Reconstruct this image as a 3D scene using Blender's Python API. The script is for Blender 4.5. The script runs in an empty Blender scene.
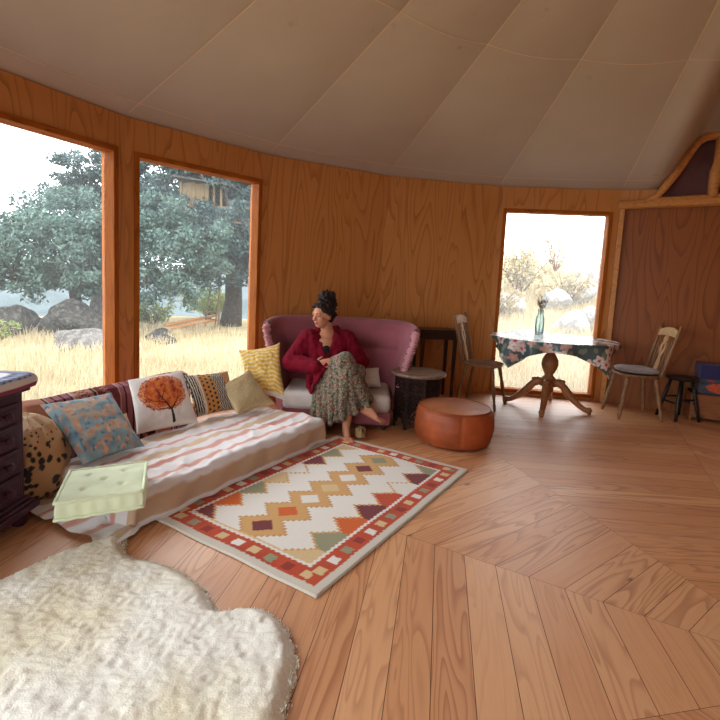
import bpy, bmesh, math, random
import numpy as np
from mathutils import Vector, Matrix, noise as mnoise
sc = bpy.context.scene
COL = sc.collection
PI = math.pi
rng = np.random.default_rng(7)
random.seed(7)

# ------------------------------------------------------------------ camera
CAM_H = 1.2633
cam_d = bpy.data.cameras.new('camera')
cam = bpy.data.objects.new('camera', cam_d); COL.objects.link(cam)
cam_d.sensor_width = 36.0
cam_d.lens = 493.9 / 720 * 36.0
cam_d.shift_x = -0.0022
cam_d.shift_y = -0.0376
cam_d.clip_start = 0.02; cam_d.clip_end = 2000
Rm = Matrix(((0.99867611, -0.05143951, 0.0), (0.00568823, 0.11043459, -0.99386712), (0.05112404, 0.99255135, 0.11058098)))
M4 = Rm.to_4x4(); M4.translation = (0, 0, CAM_H)
cam.matrix_world = M4
sc.camera = cam

# ------------------------------------------------------------------ world (bright overcast sky)
SKY = 3.4
w = bpy.data.worlds.new('sky'); sc.world = w; w.use_nodes = True
bg = w.node_tree.nodes['Background']
bg.inputs[0].default_value = (0.93, 0.97, 1.0, 1); bg.inputs[1].default_value = SKY

# ------------------------------------------------------------------ view
sc.view_settings.view_transform = 'Standard'
sc.view_settings.look = 'None'
sc.view_settings.gamma = 1
sc.view_settings.use_curve_mapping = False
sc.view_settings.exposure = 0.95
sc.cycles.max_bounces = 10
sc.cycles.diffuse_bounces = 6
sc.cycles.transparent_max_bounces = 16
sc.cycles.use_denoising = True

# ------------------------------------------------------------------ materials
def lin(c):
    return tuple((x / 12.92 if x <= .04045 else ((x + .055) / 1.055) ** 2.4) for x in c)
def rgb(r, g, b):
    return lin((r / 255, g / 255, b / 255))
class NT:
    def __init__(s, name):
        s.m = bpy.data.materials.new(name); s.m.use_nodes = True
        s.t = s.m.node_tree; s.n = s.t.nodes; s.p = s.n['Principled BSDF']; s.out = s.n['Material Output']
    def node(s, typ, **kw):
        n = s.n.new(typ)
        for k, v in kw.items(): setattr(n, k, v)
        return n
    def link(s, a, b): s.t.links.new(a, b)
    def val(s, sock, v):
        if hasattr(v, 'default_value') or hasattr(v, 'is_linked'): s.link(v, sock)
        else: sock.default_value = v
    def math(s, op, a, b=None, c=None, clamp=False):
        n = s.node('ShaderNodeMath', operation=op); n.use_clamp = clamp
        s.val(n.inputs[0], a)
        if b is not None: s.val(n.inputs[1], b)
        if c is not None: s.val(n.inputs[2], c)
        return n.outputs[0]
    def mix(s, f, a, b, mode='MIX'):
        n = s.node('ShaderNodeMix', data_type='RGBA', blend_type=mode)
        s.val(n.inputs[0], f)
        for i, x in ((6, a), (7, b)):
            if isinstance(x, tuple): n.inputs[i].default_value = (*x[:3], 1)
            else: s.link(x, n.inputs[i])
        return n.outputs[2]
    def noise(s, vec, scale, detail=3, rough=.5, dist=0):
        n = s.node('ShaderNodeTexNoise'); s.link(vec, n.inputs['Vector'])
        n.inputs['Scale'].default_value = scale; n.inputs['Detail'].default_value = detail
        n.inputs['Roughness'].default_value = rough; n.inputs['Distortion'].default_value = dist
        return n.outputs[0]
    def map(s, vec, scale=(1, 1, 1), loc=(0, 0, 0)):
        n = s.node('ShaderNodeMapping'); s.link(vec, n.inputs[0])
        n.inputs['Scale'].default_value = scale; n.inputs['Location'].default_value = loc
        return n.outputs[0]
    def ramp(s, f, stops):
        n = s.node('ShaderNodeValToRGB'); s.link(f, n.inputs[0])
        e = n.color_ramp.elements
        while len(e) < len(stops): e.new(.5)
        for el, (p, c) in zip(e, stops):
            el.position = p; el.color = (*c, 1) if isinstance(c, tuple) else (c, c, c, 1)
        return n.outputs[0]
    def coord(s, which='Object'): return s.node('ShaderNodeTexCoord').outputs[which]
    def attr(s, name, out='Color'): return s.node('ShaderNodeAttribute', attribute_name=name).outputs[out]
    def bump(s, h, strength=.3, dist=.01):
        n = s.node('ShaderNodeBump'); n.inputs['Strength'].default_value = strength; n.inputs['Distance'].default_value = dist
        s.link(h, n.inputs['Height']); s.link(n.outputs[0], s.p.inputs['Normal'])
    def base(s, c):
        if isinstance(c, tuple): s.p.inputs['Base Color'].default_value = (*c[:3], 1)
        else: s.link(c, s.p.inputs['Base Color'])
    def set(s, rough=.5, spec=.5, sheen=0, coat=0):
        s.p.inputs['Roughness'].default_value = rough; s.p.inputs['Specular IOR Level'].default_value = spec
        s.p.inputs['Sheen Weight'].default_value = sheen; s.p.inputs['Coat Weight'].default_value = coat
        return s
MAT = {}
def simple(name, c, rough=.5, spec=.5, nscale=12, namt=.25, sheen=0, bump=0, coat=0, metal=0, bscale=None):
    t = NT(name); co = t.coord()
    nz = t.noise(co, nscale, 4)
    d = tuple(x * (1 - namt) for x in c); l = tuple(min(1, x * (1 + namt)) for x in c)
    t.base(t.ramp(nz, [(.3, d), (.7, l)])); t.set(rough, spec, sheen, coat)
    t.p.inputs['Metallic'].default_value = metal
    if bump: t.bump(t.noise(co, bscale or nscale * 6, 3), bump, .004)
    MAT[name] = t.m
    return t.m

def plywood(name, light, dark, rough=.45, k=1.0):
    t = NT(name); uv = t.node('ShaderNodeUVMap').outputs[0]
    wob = t.noise(t.map(uv, (3.0, 1.1, 1)), 1.3, 2, .5)
    v = t.map(uv, (3.0, .42, 1))
    n1 = t.noise(v, 1.25, 1.4, .45, .35)
    ph = t.math('MULTIPLY', n1, 13.0 * k)
    fr = t.math('FRACT', ph)
    line = t.ramp(fr, [(0, 0.0), (.62, .12), (.86, .75), (.95, 1.0), (1, 0.0)])
    fine = t.noise(t.map(uv, (60, 1.5, 1)), 3, 3, .6)
    amt = t.math('MULTIPLY', line, t.math('ADD', t.math('MULTIPLY', wob, 1.1), .1))
    c = t.mix(t.math('MULTIPLY', amt, .95, clamp=True), light, dark)
    c = t.mix(t.math('MULTIPLY', fine, .35), c, dark)
    big = t.noise(uv, .9, 2)
    c = t.mix(t.math('MULTIPLY', big, .3), c, tuple(x * .7 for x in light))
    t.base(c); t.set(rough, .4); t.bump(fine, .06, .003)
    MAT[name] = t.m
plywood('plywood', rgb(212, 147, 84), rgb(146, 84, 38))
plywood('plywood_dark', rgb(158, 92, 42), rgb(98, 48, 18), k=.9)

def solidwood(name, light, dark, rough=.45, axis='z', scale=1, amt=1.0, spec=.4):
    t = NT(name); co = t.coord()
    st = {'x': (.25, 3, 3), 'y': (3, .25, 3), 'z': (3, 3, .25)}[axis]
    v = t.map(co, tuple(q * scale for q in st))
    n1 = t.noise(v, 3.2, 2, .5, .3)
    fr = t.math('FRACT', t.math('MULTIPLY', n1, 11))
    line = t.ramp(fr, [(0, 0.0), (.6, .2), (.93, 1.0), (1, 0.0)])
    fine = t.noise(t.map(co, tuple(q * 14 * scale for q in st)), 3, 2)
    c = t.mix(t.math('MULTIPLY', line, .7 * amt), light, dark)
    c = t.mix(t.math('MULTIPLY', fine, .4 * amt), c, dark)
    t.base(c); t.set(rough, spec); t.bump(fine, .08, .003)
    MAT[name] = t.m
solidwood('frame_wood', rgb(180, 102, 36), rgb(132, 68, 20), .65, spec=.1)
solidwood('frame_wood_flat', rgb(180, 102, 36), rgb(132, 68, 20), .65, axis='x', spec=.1)
solidwood('beam_wood', rgb(214, 152, 88), rgb(172, 110, 56), axis='x')
solidwood('chest_wood', rgb(74, 34, 52), rgb(42, 18, 32), .5, amt=.8, spec=.25)
solidwood('darkwood', rgb(62, 40, 32), rgb(34, 22, 18), .4)
solidwood('black_wood', rgb(34, 28, 28), rgb(18, 15, 15), .4)
solidwood('chair_wood', rgb(156, 112, 70), rgb(92, 62, 38), .5)
solidwood('chair_wood_worn', rgb(154, 114, 76), rgb(84, 60, 40), .5)
solidwood('table_wood', rgb(172, 116, 72), rgb(114, 68, 38), .45)
solidwood('crate_wood', rgb(150, 92, 52), rgb(104, 58, 30), .5, axis='x')
solidwood('pole_wood', rgb(190, 128, 66), rgb(150, 92, 46), .6, axis='x')
solidwood('old_board', rgb(124, 104, 74), rgb(88, 70, 48), .8)

def floor_mat():
    t = NT('pine_boards'); uv = t.node('ShaderNodeUVMap').outputs[0]
    rnd = t.attr('board', 'Color')
    sep = t.node('ShaderNodeSeparateColor'); t.link(rnd, sep.inputs[0])
    v = t.map(uv, (.55, 5.5, 1))
    n1 = t.noise(v, 1.5, 1.6, .5, .4)
    fr = t.math('FRACT', t.math('MULTIPLY', n1, 13))
    line = t.ramp(fr, [(0, 0.0), (.5, .1), (.9, 1.0), (1, 0.0)])
    fine = t.noise(t.map(uv, (2.2, 90, 1)), 2.5, 3, .6)
    base = t.mix(sep.outputs[0], rgb(226, 171, 124), rgb(205, 143, 97))
    c = t.mix(t.math('MULTIPLY', line, t.math('ADD', t.math('MULTIPLY', t.math('FRACT', t.math('MULTIPLY', sep.outputs[0], 7.3)), .6), .12)), base, rgb(150, 82, 42))
    c = t.mix(t.math('MULTIPLY', fine, .35), c, rgb(164, 102, 60))
    vo = t.node('ShaderNodeTexVoronoi'); t.link(t.map(uv, (1.0, 2.4, 1)), vo.inputs['Vector']); vo.inputs['Scale'].default_value = 2.6
    kn = t.ramp(vo.outputs['Distance'], [(.0, 1.0), (.04, .95), (.062, .35), (.10, 0.0)])
    c = t.mix(t.math('MULTIPLY', kn, .8), c, rgb(74, 44, 28))
    t.base(c)
    ro = t.math('ADD', t.math('MULTIPLY', t.noise(uv, 3, 3), .2), .36)
    t.link(ro, t.p.inputs['Roughness']); t.p.inputs['Specular IOR Level'].default_value = .85
    t.bump(t.math('SUBTRACT', fine, line), .07, .003)
    MAT['floor'] = t.m
floor_mat()
solidwood('crest_wood', rgb(206, 170, 124), rgb(164, 126, 84), .5)
simple('gap', rgb(52, 32, 20), .8)

def canvas():
    t = NT('canvas'); co = t.coord()
    n = t.noise(co, 2.2, 4); sp = t.noise(co, 7, 2)
    c = t.mix(n, rgb(204, 194, 182), rgb(190, 178, 164))
    c = t.mix(t.ramp(sp, [(.72, 0.0), (.8, .35)]), c, rgb(150, 130, 110))
    t.base(c); t.set(.85, .2); t.bump(t.noise(co, 3.0, 3), .15, .03)
    MAT['canvas'] = t.m
canvas()
simple('seam_tape', rgb(222, 202, 176), .8, .2, 20, .05)
simple('dark_fabric', rgb(104, 72, 74), .9, .1, 8, .15)

def cloth(name, bscale=220, bstr=.25, rough=.9, sheen=.15, spec=.2, wr=0.0):
    t = NT(name); c = t.attr('Col'); co = t.coord()
    nz = t.noise(co, bscale, 2)
    t.base(t.mix(t.math('MULTIPLY', nz, .3), c, tuple([.35] * 3), 'MULTIPLY') if False else t.mix(t.math('MULTIPLY', nz, .22), c, (0.02, 0.02, 0.02)))
    t.set(rough, spec, sheen)
    t.bump(t.math('ADD', nz, t.math('MULTIPLY', t.noise(co, 14, 3), wr)), bstr, .004)
    MAT[name] = t.m
cloth('cloth'); cloth('knit_cloth', 120, .5); cloth('wool_weave', 160, .5, .95, .1, .1)
cloth('oilcloth', 300, .04, .25, 0, .5); cloth('velvetish', 90, .3, .75, .5, .2, .6)
cloth('skin', 90, .05, .6, 0, .2)
cloth('crackle_leather', 60, .12, .38, 0, .5)

def glass(name, tint, veil):
    t = NT(name); n = t.n; n.remove(t.p)
    tr = t.node('ShaderNodeBsdfTransparent'); tr.inputs[0].default_value = (*tint, 1)
    gl = t.node('ShaderNodeBsdfGlossy'); gl.inputs['Roughness'].default_value = .01
    fr = t.node('ShaderNodeFresnel'); fr.inputs[0].default_value = 1.18
    m1 = t.node('ShaderNodeMixShader'); t.link(fr.outputs[0], m1.inputs[0]); t.link(tr.outputs[0], m1.inputs[1]); t.link(gl.outputs[0], m1.inputs[2])
    tl = t.node('ShaderNodeBsdfTranslucent'); tl.inputs[0].default_value = (.9, .93, .96, 1)
    co = t.coord(); du = t.ramp(t.noise(co, 3, 4), [(.2, veil * .6), (.8, veil * 1.4)])
    m2 = t.node('ShaderNodeMixShader'); t.link(du, m2.inputs[0]); t.link(m1.outputs[0], m2.inputs[1]); t.link(tl.outputs[0], m2.inputs[2])
    t.link(m2.outputs[0], t.out.inputs[0]); MAT[name] = t.m
glass('pane_glass', (.97, .98, .98), .02)
glass('hazy_glass', (.97, .98, .98), .06)
def bottleglass():
    t = NT('bottle_glass'); t.n.remove(t.p)
    tr = t.node('ShaderNodeBsdfTransparent'); t.link(t.mix(t.noise(t.coord(), 6, 2), (.90, .985, .985), (.94, .99, .99)), tr.inputs[0])
    gl = t.node('ShaderNodeBsdfGlossy'); gl.inputs['Roughness'].default_value = .05
    tl = t.node('ShaderNodeBsdfTranslucent'); tl.inputs[0].default_value = (.75, .92, .93, 1)
    fr = t.node('ShaderNodeFresnel'); fr.inputs[0].default_value = 1.4
    m1 = t.node('ShaderNodeMixShader'); t.link(fr.outputs[0], m1.inputs[0]); t.link(tr.outputs[0], m1.inputs[1]); t.link(gl.outputs[0], m1.inputs[2])
    m2 = t.node('ShaderNodeMixShader'); m2.inputs[0].default_value = .12; t.link(m1.outputs[0], m2.inputs[1]); t.link(tl.outputs[0], m2.inputs[2])
    t.link(m2.outputs[0], t.out.inputs[0]); MAT['bottle_glass'] = t.m
bottleglass()

simple('sofa_velvet', rgb(150, 86, 96), .8, .15, 5, .16, .18, .15, bscale=60)
simple('sofa_trim', rgb(190, 126, 134), .7, .25, 9, .15, .5, .3, bscale=90)
simple('grey_velvet', rgb(196, 188, 184), .8, .2, 9, .12, .1, .2, bscale=90)
simple('leather', rgb(150, 72, 36), .5, .35, 4, .38, 0, .12, bscale=40)
simple('leather_top', rgb(172, 104, 64), .5, .35, 5, .2, 0, .12, bscale=40)
simple('carved_dark', rgb(46, 31, 27), .75, .15, 30, .35, 0, .4)
simple('carved_top', rgb(120, 98, 82), .4, .45, 26, .3, 0, .3)
simple('coat_wool', rgb(108, 14, 32), .9, .1, 14, .14, 0, .25, bscale=150)
simple('coat_lining', rgb(196, 40, 66), .85, .2, 14, .1, .3, .2, bscale=150)
simple('black_knit', rgb(34, 30, 34), .9, .2, 60, .3)
simple('hair', rgb(34, 21, 17), .6, .2, 40, .5, 0, .6, bscale=60)
simple('iron', rgb(60, 54, 54), .45, .5, 20, .2, metal=.6)
simple('green_cushion', rgb(220, 230, 196), .9, .15, 10, .06, .2, .2, bscale=160)
simple('white_cotton', rgb(228, 222, 214), .9, .15, 10, .06, .1, .2, bscale=160)
simple('beige_cloth', rgb(150, 124, 88), .9, .15, 14, .1, .1, .25, bscale=120)
simple('pad_grey', rgb(150, 138, 138), .95, .1, 30, .2, .3, .6, bscale=70)
simple('blue_card', rgb(52, 62, 120), .5, .4, 6, .15)
simple('twig', rgb(96, 66, 40), .8, .2, 30, .3)
simple('bark', rgb(70, 64, 60), .95, .1, 14, .4, 0, .7, bscale=30)
def rockmat(name, a, b, c_):
    t = NT(name); co = t.coord(); n1 = t.noise(co, 3.2, 5, .65); n2 = t.noise(co, 11, 4, .7); n3 = t.noise(co, 34, 3, .7)
    c = t.mix(t.ramp(n1, [(.38, 0.0), (.6, 1.0)]), a, b); c = t.mix(t.ramp(n2, [(.5, 0.0), (.62, .8)]), c, c_); c = t.mix(t.math('MULTIPLY', n3, .5), c, a)
    t.base(c); t.set(.95, .15); t.bump(t.math('ADD', n2, n3), .9, .06); MAT[name] = t.m
rockmat('rock_dark', rgb(40, 38, 37), rgb(70, 66, 62), rgb(104, 100, 94))
rockmat('rock_overexposed', rgb(132, 128, 126), rgb(178, 174, 170), rgb(196, 194, 190))  # lighter copy of the pale rock: overexposure on the slope painted into its colour
rockmat('rock_pale', rgb(84, 79, 75), rgb(128, 122, 117), rgb(154, 150, 144))
simple('ground_dry', rgb(160, 142, 108), 1, .05, 1.5, .22, 0, .6, bscale=12)
simple('hill_green', rgb(72, 82, 84), 1, .05, .05, .3)
simple('metal_sheet', rgb(120, 128, 130), .6, .4, 3, .12)

def leafmat(name, a, b, trans=.35):
    t = NT(name); c = t.mix(t.attr('Col'), a, b)
    t.base(c); t.set(.55, .35)
    tl = t.node('ShaderNodeBsdfTranslucent'); t.link(c, tl.inputs[0])
    mx = t.node('ShaderNodeMixShader'); mx.inputs[0].default_value = trans
    t.link(t.p.outputs[0], mx.inputs[1]); t.link(tl.outputs[0], mx.inputs[2]); t.link(mx.outputs[0], t.out.inputs[0])
    MAT[name] = t.m
leafmat('oak_leaf', rgb(46, 68, 64), rgb(102, 126, 116), .25)
leafmat('oak_leaf_dark', rgb(38, 56, 58), rgb(82, 104, 102), .25)
leafmat('yellow_leaf', rgb(128, 112, 76), rgb(176, 162, 126))
leafmat('green_leaf', rgb(96, 114, 58), rgb(146, 158, 92))
leafmat('dry_grass', rgb(164, 146, 110), rgb(204, 190, 158))

# ------------------------------------------------------------------ mesh helpers
class MB:
    def __init__(s): s.v = []; s.f = []; s.m = []; s.sm = []; s.c = {}
    def add(s, vf, mat=0, M=None, smooth=False, col=None):
        V, F = vf; b = len(s.v)
        if M is not None: V = [tuple(M @ Vector(p)) for p in V]
        s.v += [tuple(p) for p in V]
        for f in F:
            s.f.append(tuple(b + i for i in f)); s.m.append(mat); s.sm.append(smooth)
        if col is not None:
            for k in range(len(V)): s.c[b + k] = col if not isinstance(col, list) else col[k]
        return s
    def mesh(s, name, mats):
        me = bpy.data.meshes.new(name); me.from_pydata(s.v, [], s.f)
        for m in mats: me.materials.append(MAT[m] if isinstance(m, str) else m)
        me.polygons.foreach_set('material_index', s.m); me.polygons.foreach_set('use_smooth', s.sm)
        if s.c:
            at = me.color_attributes.new('Col', 'FLOAT_COLOR', 'POINT')
            arr = np.ones((len(s.v), 4), dtype=np.float32)
            for k, c in s.c.items(): arr[k, :3] = c
            at.data.foreach_set('color', arr.ravel())
        me.update()
        return me
    def obj(s, name, mats, parent=None, world=False, bevel=0, seg=2):
        if isinstance(mats, str): mats = [mats]
        o = bpy.data.objects.new(name, s.mesh(name, mats)); COL.objects.link(o)
        if parent is not None:
            o.parent = parent
            if world:
                q = parent; L = Vector((0, 0, 0))
                while q is not None: L += q.location; q = q.parent
                o.data.transform(Matrix.Translation(-L))
        if bevel:
            md = o.modifiers.new('bevel', 'BEVEL'); md.width = bevel; md.segments = seg; md.limit_method = 'ANGLE'
            for p in o.data.polygons: p.use_smooth = False
        return o

def tag(o, label, cat, group=None, kind=None):
    o['label'] = label; o['category'] = cat
    if group: o['group'] = group
    if kind: o['kind'] = kind
    return o
def thing(name, label, cat, loc=(0, 0, 0), rz=0, group=None):
    o = bpy.data.objects.new(name, None); COL.objects.link(o); o.empty_display_size = .1
    o.location = loc; o.rotation_euler = (0, 0, rz)
    return tag(o, label, cat, group)
def struct(o): o['kind'] = 'structure'; return o
def origin(o, P):
    """move a top-level mesh's origin to P"""
    o.data.transform(Matrix.Translation(-Vector(P))); o.location = Vector(P); return o
def dup(o, parent=None):
    c = o.copy(); COL.objects.link(c)
    if parent is not None: c.parent = parent
    for ch in list(o.children): dup(ch, c)
    return c

def box(c, s, rz=0):
    x, y, z = s[0] / 2, s[1] / 2, s[2] / 2
    V = [(-x, -y, -z), (x, -y, -z), (x, y, -z), (-x, y, -z), (-x, -y, z), (x, -y, z), (x, y, z), (-x, y, z)]
    cr, sr = math.cos(rz), math.sin(rz)
    V = [(c[0] + a * cr - b * sr, c[1] + a * sr + b * cr, c[2] + d) for a, b, d in V]
    return V, [(3, 2, 1, 0), (4, 5, 6, 7), (0, 1, 5, 4), (1, 2, 6, 5), (2, 3, 7, 6), (3, 0, 4, 7)]
def prism(poly, z0, z1):
    n = len(poly)
    V = [(x, y, z0) for x, y in poly] + [(x, y, z1) for x, y in poly]
    F = [tuple(range(n - 1, -1, -1)), tuple(range(n, 2 * n))] + [(i, (i + 1) % n, n + (i + 1) % n, n + i) for i in range(n)]
    return V, F
def lathe(prof, n=24, c=(0, 0, 0)):
    V = []; F = []
    for r, z in prof:
        for k in range(n):
            a = 2 * PI * k / n; V.append((c[0] + r * math.cos(a), c[1] + r * math.sin(a), c[2] + z))
    m = len(prof)
    for i in range(m - 1):
        for k in range(n):
            k2 = (k + 1) % n
            F.append((i * n + k, i * n + k2, (i + 1) * n + k2, (i + 1) * n + k))
    F.append(tuple(range(n - 1, -1, -1))); F.append(tuple((m - 1) * n + k for k in range(n)))
    return V, F
def tube(pts, rad, n=10, flat=1.0, up=None):
    pts = [Vector(p) for p in pts]
    if not hasattr(rad, '__len__'): rad = [rad] * len(pts)
    V = []; F = []; prev = None
    for i, p in enumerate(pts):
        d = (pts[min(i + 1, len(pts) - 1)] - pts[max(i - 1, 0)]).normalized()
        if prev is None:
            a = Vector(up) if up else (Vector((0, 0, 1)) if abs(d.z) < .9 else Vector((1, 0, 0)))
            a = (a - a.dot(d) * d).normalized()
        else: a = (prev - prev.dot(d) * d).normalized()
        prev = a; b = d.cross(a)
        for k in range(n):
            t = 2 * PI * k / n
            V.append(tuple(p + rad[i] * (math.cos(t) * a * flat + math.sin(t) * b)))
    m = len(pts)
    for i in range(m - 1):
        for k in range(n):
            k2 = (k + 1) % n; F.append((i * n + k, i * n + k2, (i + 1) * n + k2, (i + 1) * n + k))
    F.append(tuple(range(n - 1, -1, -1))); F.append(tuple((m - 1) * n + k for k in range(n)))
    return V, F
def capsule(p0, p1, r0, r1, n=18, h=6):
    p0 = Vector(p0); p1 = Vector(p1); d = p1 - p0; L = d.length or 1e-6; d = d / L
    a = (Vector((0, 0, 1)) if abs(d.z) < .9 else Vector((1, 0, 0))); a = (a - a.dot(d) * d).normalized(); b = d.cross(a)
    rings = []
    for i in range(h + 1):
        t = -PI / 2 + PI / 2 * i / h; rings.append((p0 + d * (r0 * math.sin(t)), max(r0 * math.cos(t), 1e-4)))
    for i in range(h + 1):
        t = PI / 2 * i / h; rings.append((p1 + d * (r1 * math.sin(t)), max(r1 * math.cos(t), 1e-4)))
    V = []; F = []
    for c, r in rings:
        for k in range(n):
            t = 2 * PI * k / n; V.append(tuple(c + r * (math.cos(t) * a + math.sin(t) * b)))
    m = len(rings)
    for i in range(m - 1):
        for k in range(n):
            k2 = (k + 1) % n; F.append((i * n + k, i * n + k2, (i + 1) * n + k2, (i + 1) * n + k))
    F.append(tuple(range(n - 1, -1, -1))); F.append(tuple((m - 1) * n + k for k in range(n)))
    return V, F
def chain(pts, rad, n=18):
    out = []
    for i in range(len(pts) - 1): out.append(capsule(pts[i], pts[i + 1], rad[i], rad[i + 1], n))
    return out
def ellipsoid(c, ax, n=20, m=12):
    """ax: three axis vectors"""
    c = Vector(c); A = [Vector(q) for q in ax]; V = []; F = []
    for i in range(m + 1):
        t = -PI / 2 + PI * i / m; r = max(math.cos(t), 1e-3)
        for k in range(n):
            p = 2 * PI * k / n
            V.append(tuple(c + A[0] * (r * math.cos(p)) + A[1] * (r * math.sin(p)) + A[2] * math.sin(t)))
    for i in range(m):
        for k in range(n):
            k2 = (k + 1) % n; F.append((i * n + k, i * n + k2, (i + 1) * n + k2, (i + 1) * n + k))
    F.append(tuple(range(n - 1, -1, -1))); F.append(tuple(m * n + k for k in range(n)))
    return V, F
def grid(fn, nu, nv, closed=False):
    V = [tuple(fn(i / (nu - (0 if closed else 1)), j / (nv - 1))) for j in range(nv) for i in range(nu)]
    F = []
    for j in range(nv - 1):
        for i in range(nu if closed else nu - 1):
            i2 = (i + 1) % nu; F.append((j * nu + i, j * nu + i2, (j + 1) * nu + i2, (j + 1) * nu + i))
    return V, F
def gridcols(fn, nu, nv, closed=False):
    return [fn(i / (nu - (0 if closed else 1)), j / (nv - 1)) for j in range(nv) for i in range(nu)]
def nz(x, y=0, z=0): return mnoise.noise((x, y, z))
def sstep(a, b, x):
    t = min(1, max(0, (x - a) / (b - a))); return t * t * (3 - 2 * t)
def lerp(a, b, t): return tuple(p + (q - p) * t for p, q in zip(a, b))

# ------------------------------------------------------------------ the room shell: a round twenty-sided cabin
CX, CY, RAD, PH, WH = 1.6757, 1.5165, 4.1826, 2.5647, 2.361
N = 20
def VV(i, r=RAD): 
    a = PH - i * 2 * PI / N
    return Vector((CX + r * math.cos(a), CY + r * math.sin(a), 0))
WIN = {-5, -4, -3, -2, -1, 0, 3}           # panels with a full-height window; unseen ones beside and behind camera added for daylight
PT = .07                                  # wall thickness
def wall_frame(i):
    a, b = VV(i), VV(i + 1); t = (b - a).normalized(); n = Vector((t.y, -t.x, 0))   # outward test
    if n.dot(a - Vector((CX, CY, 0))) < 0: n = -n
    return a, t, n, (b - a).length
def wside(i):
    return 'wall_left' if -3 <= i <= 0 else 'wall_far' if 1 <= i <= 3 else 'wall_right' if 4 <= i <= 8 else 'wall_behind'
WT0, WT1, WZ0, WZ1 = .065, 1.243, .03, 2.125   # rough opening
wn = 0
for i in range(-8, 12):
    a, t, n, L = wall_frame(i)
    me = []
    def slab(t0, t1, z0, z1): me.append((t0, t1, z0, z1))
    if i in WIN:
        slab(0, WT0, 0, WH); slab(WT1, L, 0, WH); slab(WT0, WT1, WZ1, WH); slab(WT0, WT1, 0, WZ0)
    elif i == 4: slab(0, L, 0, 2.2); slab(0, .36, 2.2, WH); slab(1.27, L, 2.2, WH)
    else: slab(0, L, 0, WH)
    V = []; F = []; UV = []
    for (t0, t1, z0, z1) in me:
        b = len(V)
        for off in (0, PT):
            for tt, zz in ((t0, z0), (t1, z0), (t1, z1), (t0, z1)):
                V.append(tuple(a + t * tt + n * off + Vector((0, 0, zz))))
        fs = [(0, 1, 2, 3), (7, 6, 5, 4), (0, 4, 5, 1), (1, 5, 6, 2), (2, 6, 7, 3), (3, 7, 4, 0)]
        for f in fs:
            F.append(tuple(b + k for k in f))
            for k in f:
                q = [(t0, z0), (t1, z0), (t1, z1), (t0, z1)][k % 4]; UV.append((q[0] + i * 7.37 + (.03 if k > 3 else 0), q[1] + i * 3.1))
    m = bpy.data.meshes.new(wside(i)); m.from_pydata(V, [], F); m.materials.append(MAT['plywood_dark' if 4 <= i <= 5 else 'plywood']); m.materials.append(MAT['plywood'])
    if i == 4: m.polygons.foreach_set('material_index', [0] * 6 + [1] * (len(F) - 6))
    uvl = m.uv_layers.new(name='UVMap'); uvl.data.foreach_set('uv', np.array(UV, dtype=np.float32).ravel())
    m.update()
    bm = bmesh.new(); bm.from_mesh(m); bmesh.ops.recalc_face_normals(bm, faces=bm.faces); bm.to_mesh(m); bm.free()
    o = bpy.data.objects.new(wside(i), m); COL.objects.link(o); struct(o)
    if i in WIN:
        wn += 1
        root = bpy.data.objects.new('window_%d' % wn, None); COL.objects.link(root); struct(root)  # seen windows and the unseen ones added for daylight alike
        root.location = a; root.rotation_euler = (0, 0, math.atan2(t.y, t.x))
        ys = 1 if Vector((-t.y, t.x, 0)).dot(n) > 0 else -1
        fw = .04
        mb = MB()
        d0, d1 = -.012, PT + .05
        cy_ = ys * (d0 + d1) / 2; dy = d1 - d0
        mb.add(box((WT0 + fw / 2, cy_, (WZ0 + WZ1) / 2), (fw, dy, WZ1 - WZ0)))
        mb.add(box((WT1 - fw / 2, cy_, (WZ0 + WZ1) / 2), (fw, dy, WZ1 - WZ0)))
        mb.obj('window_frame', 'frame_wood', root, bevel=.003)
        mb = MB()
        mb.add(box(((WT0 + WT1) / 2, cy_, WZ1 - fw / 2), (WT1 - WT0 - 2 * fw, dy, fw)))
        mb.add(box(((WT0 + WT1) / 2, cy_, WZ0 + fw / 2), (WT1 - WT0 - 2 * fw, dy, fw)))
        mb.obj('window_rail', 'frame_wood_flat', root, bevel=.003)
        mb = MB(); mb.add(box(((WT0 + WT1) / 2, ys * (PT + .02), (WZ0 + WZ1) / 2), (WT1 - WT0 - 2 * fw, .006, WZ1 - WZ0 - 2 * fw)))
        mb.obj('pane', 'hazy_glass' if i == 3 else 'pane_glass', root)
        ld = bpy.data.lights.new('portal', 'AREA'); ld.shape = 'RECTANGLE'; ld.size = WT1 - WT0 - 2 * fw; ld.size_y = WZ1 - WZ0 - 2 * fw
        ld.cycles.is_portal = True
        lo = bpy.data.objects.new('daylight_portal', ld); COL.objects.link(lo)
        P = a + t * ((WT0 + WT1) / 2) + n * (PT + .06) + Vector((0, 0, (WZ0 + WZ1) / 2))
        lo.matrix_world = Matrix((( t.x, 0, n.x, P.x), (t.y, 0, n.y, P.y), (0, 1, 0, P.z), (0, 0, 0, 1)))

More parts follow.
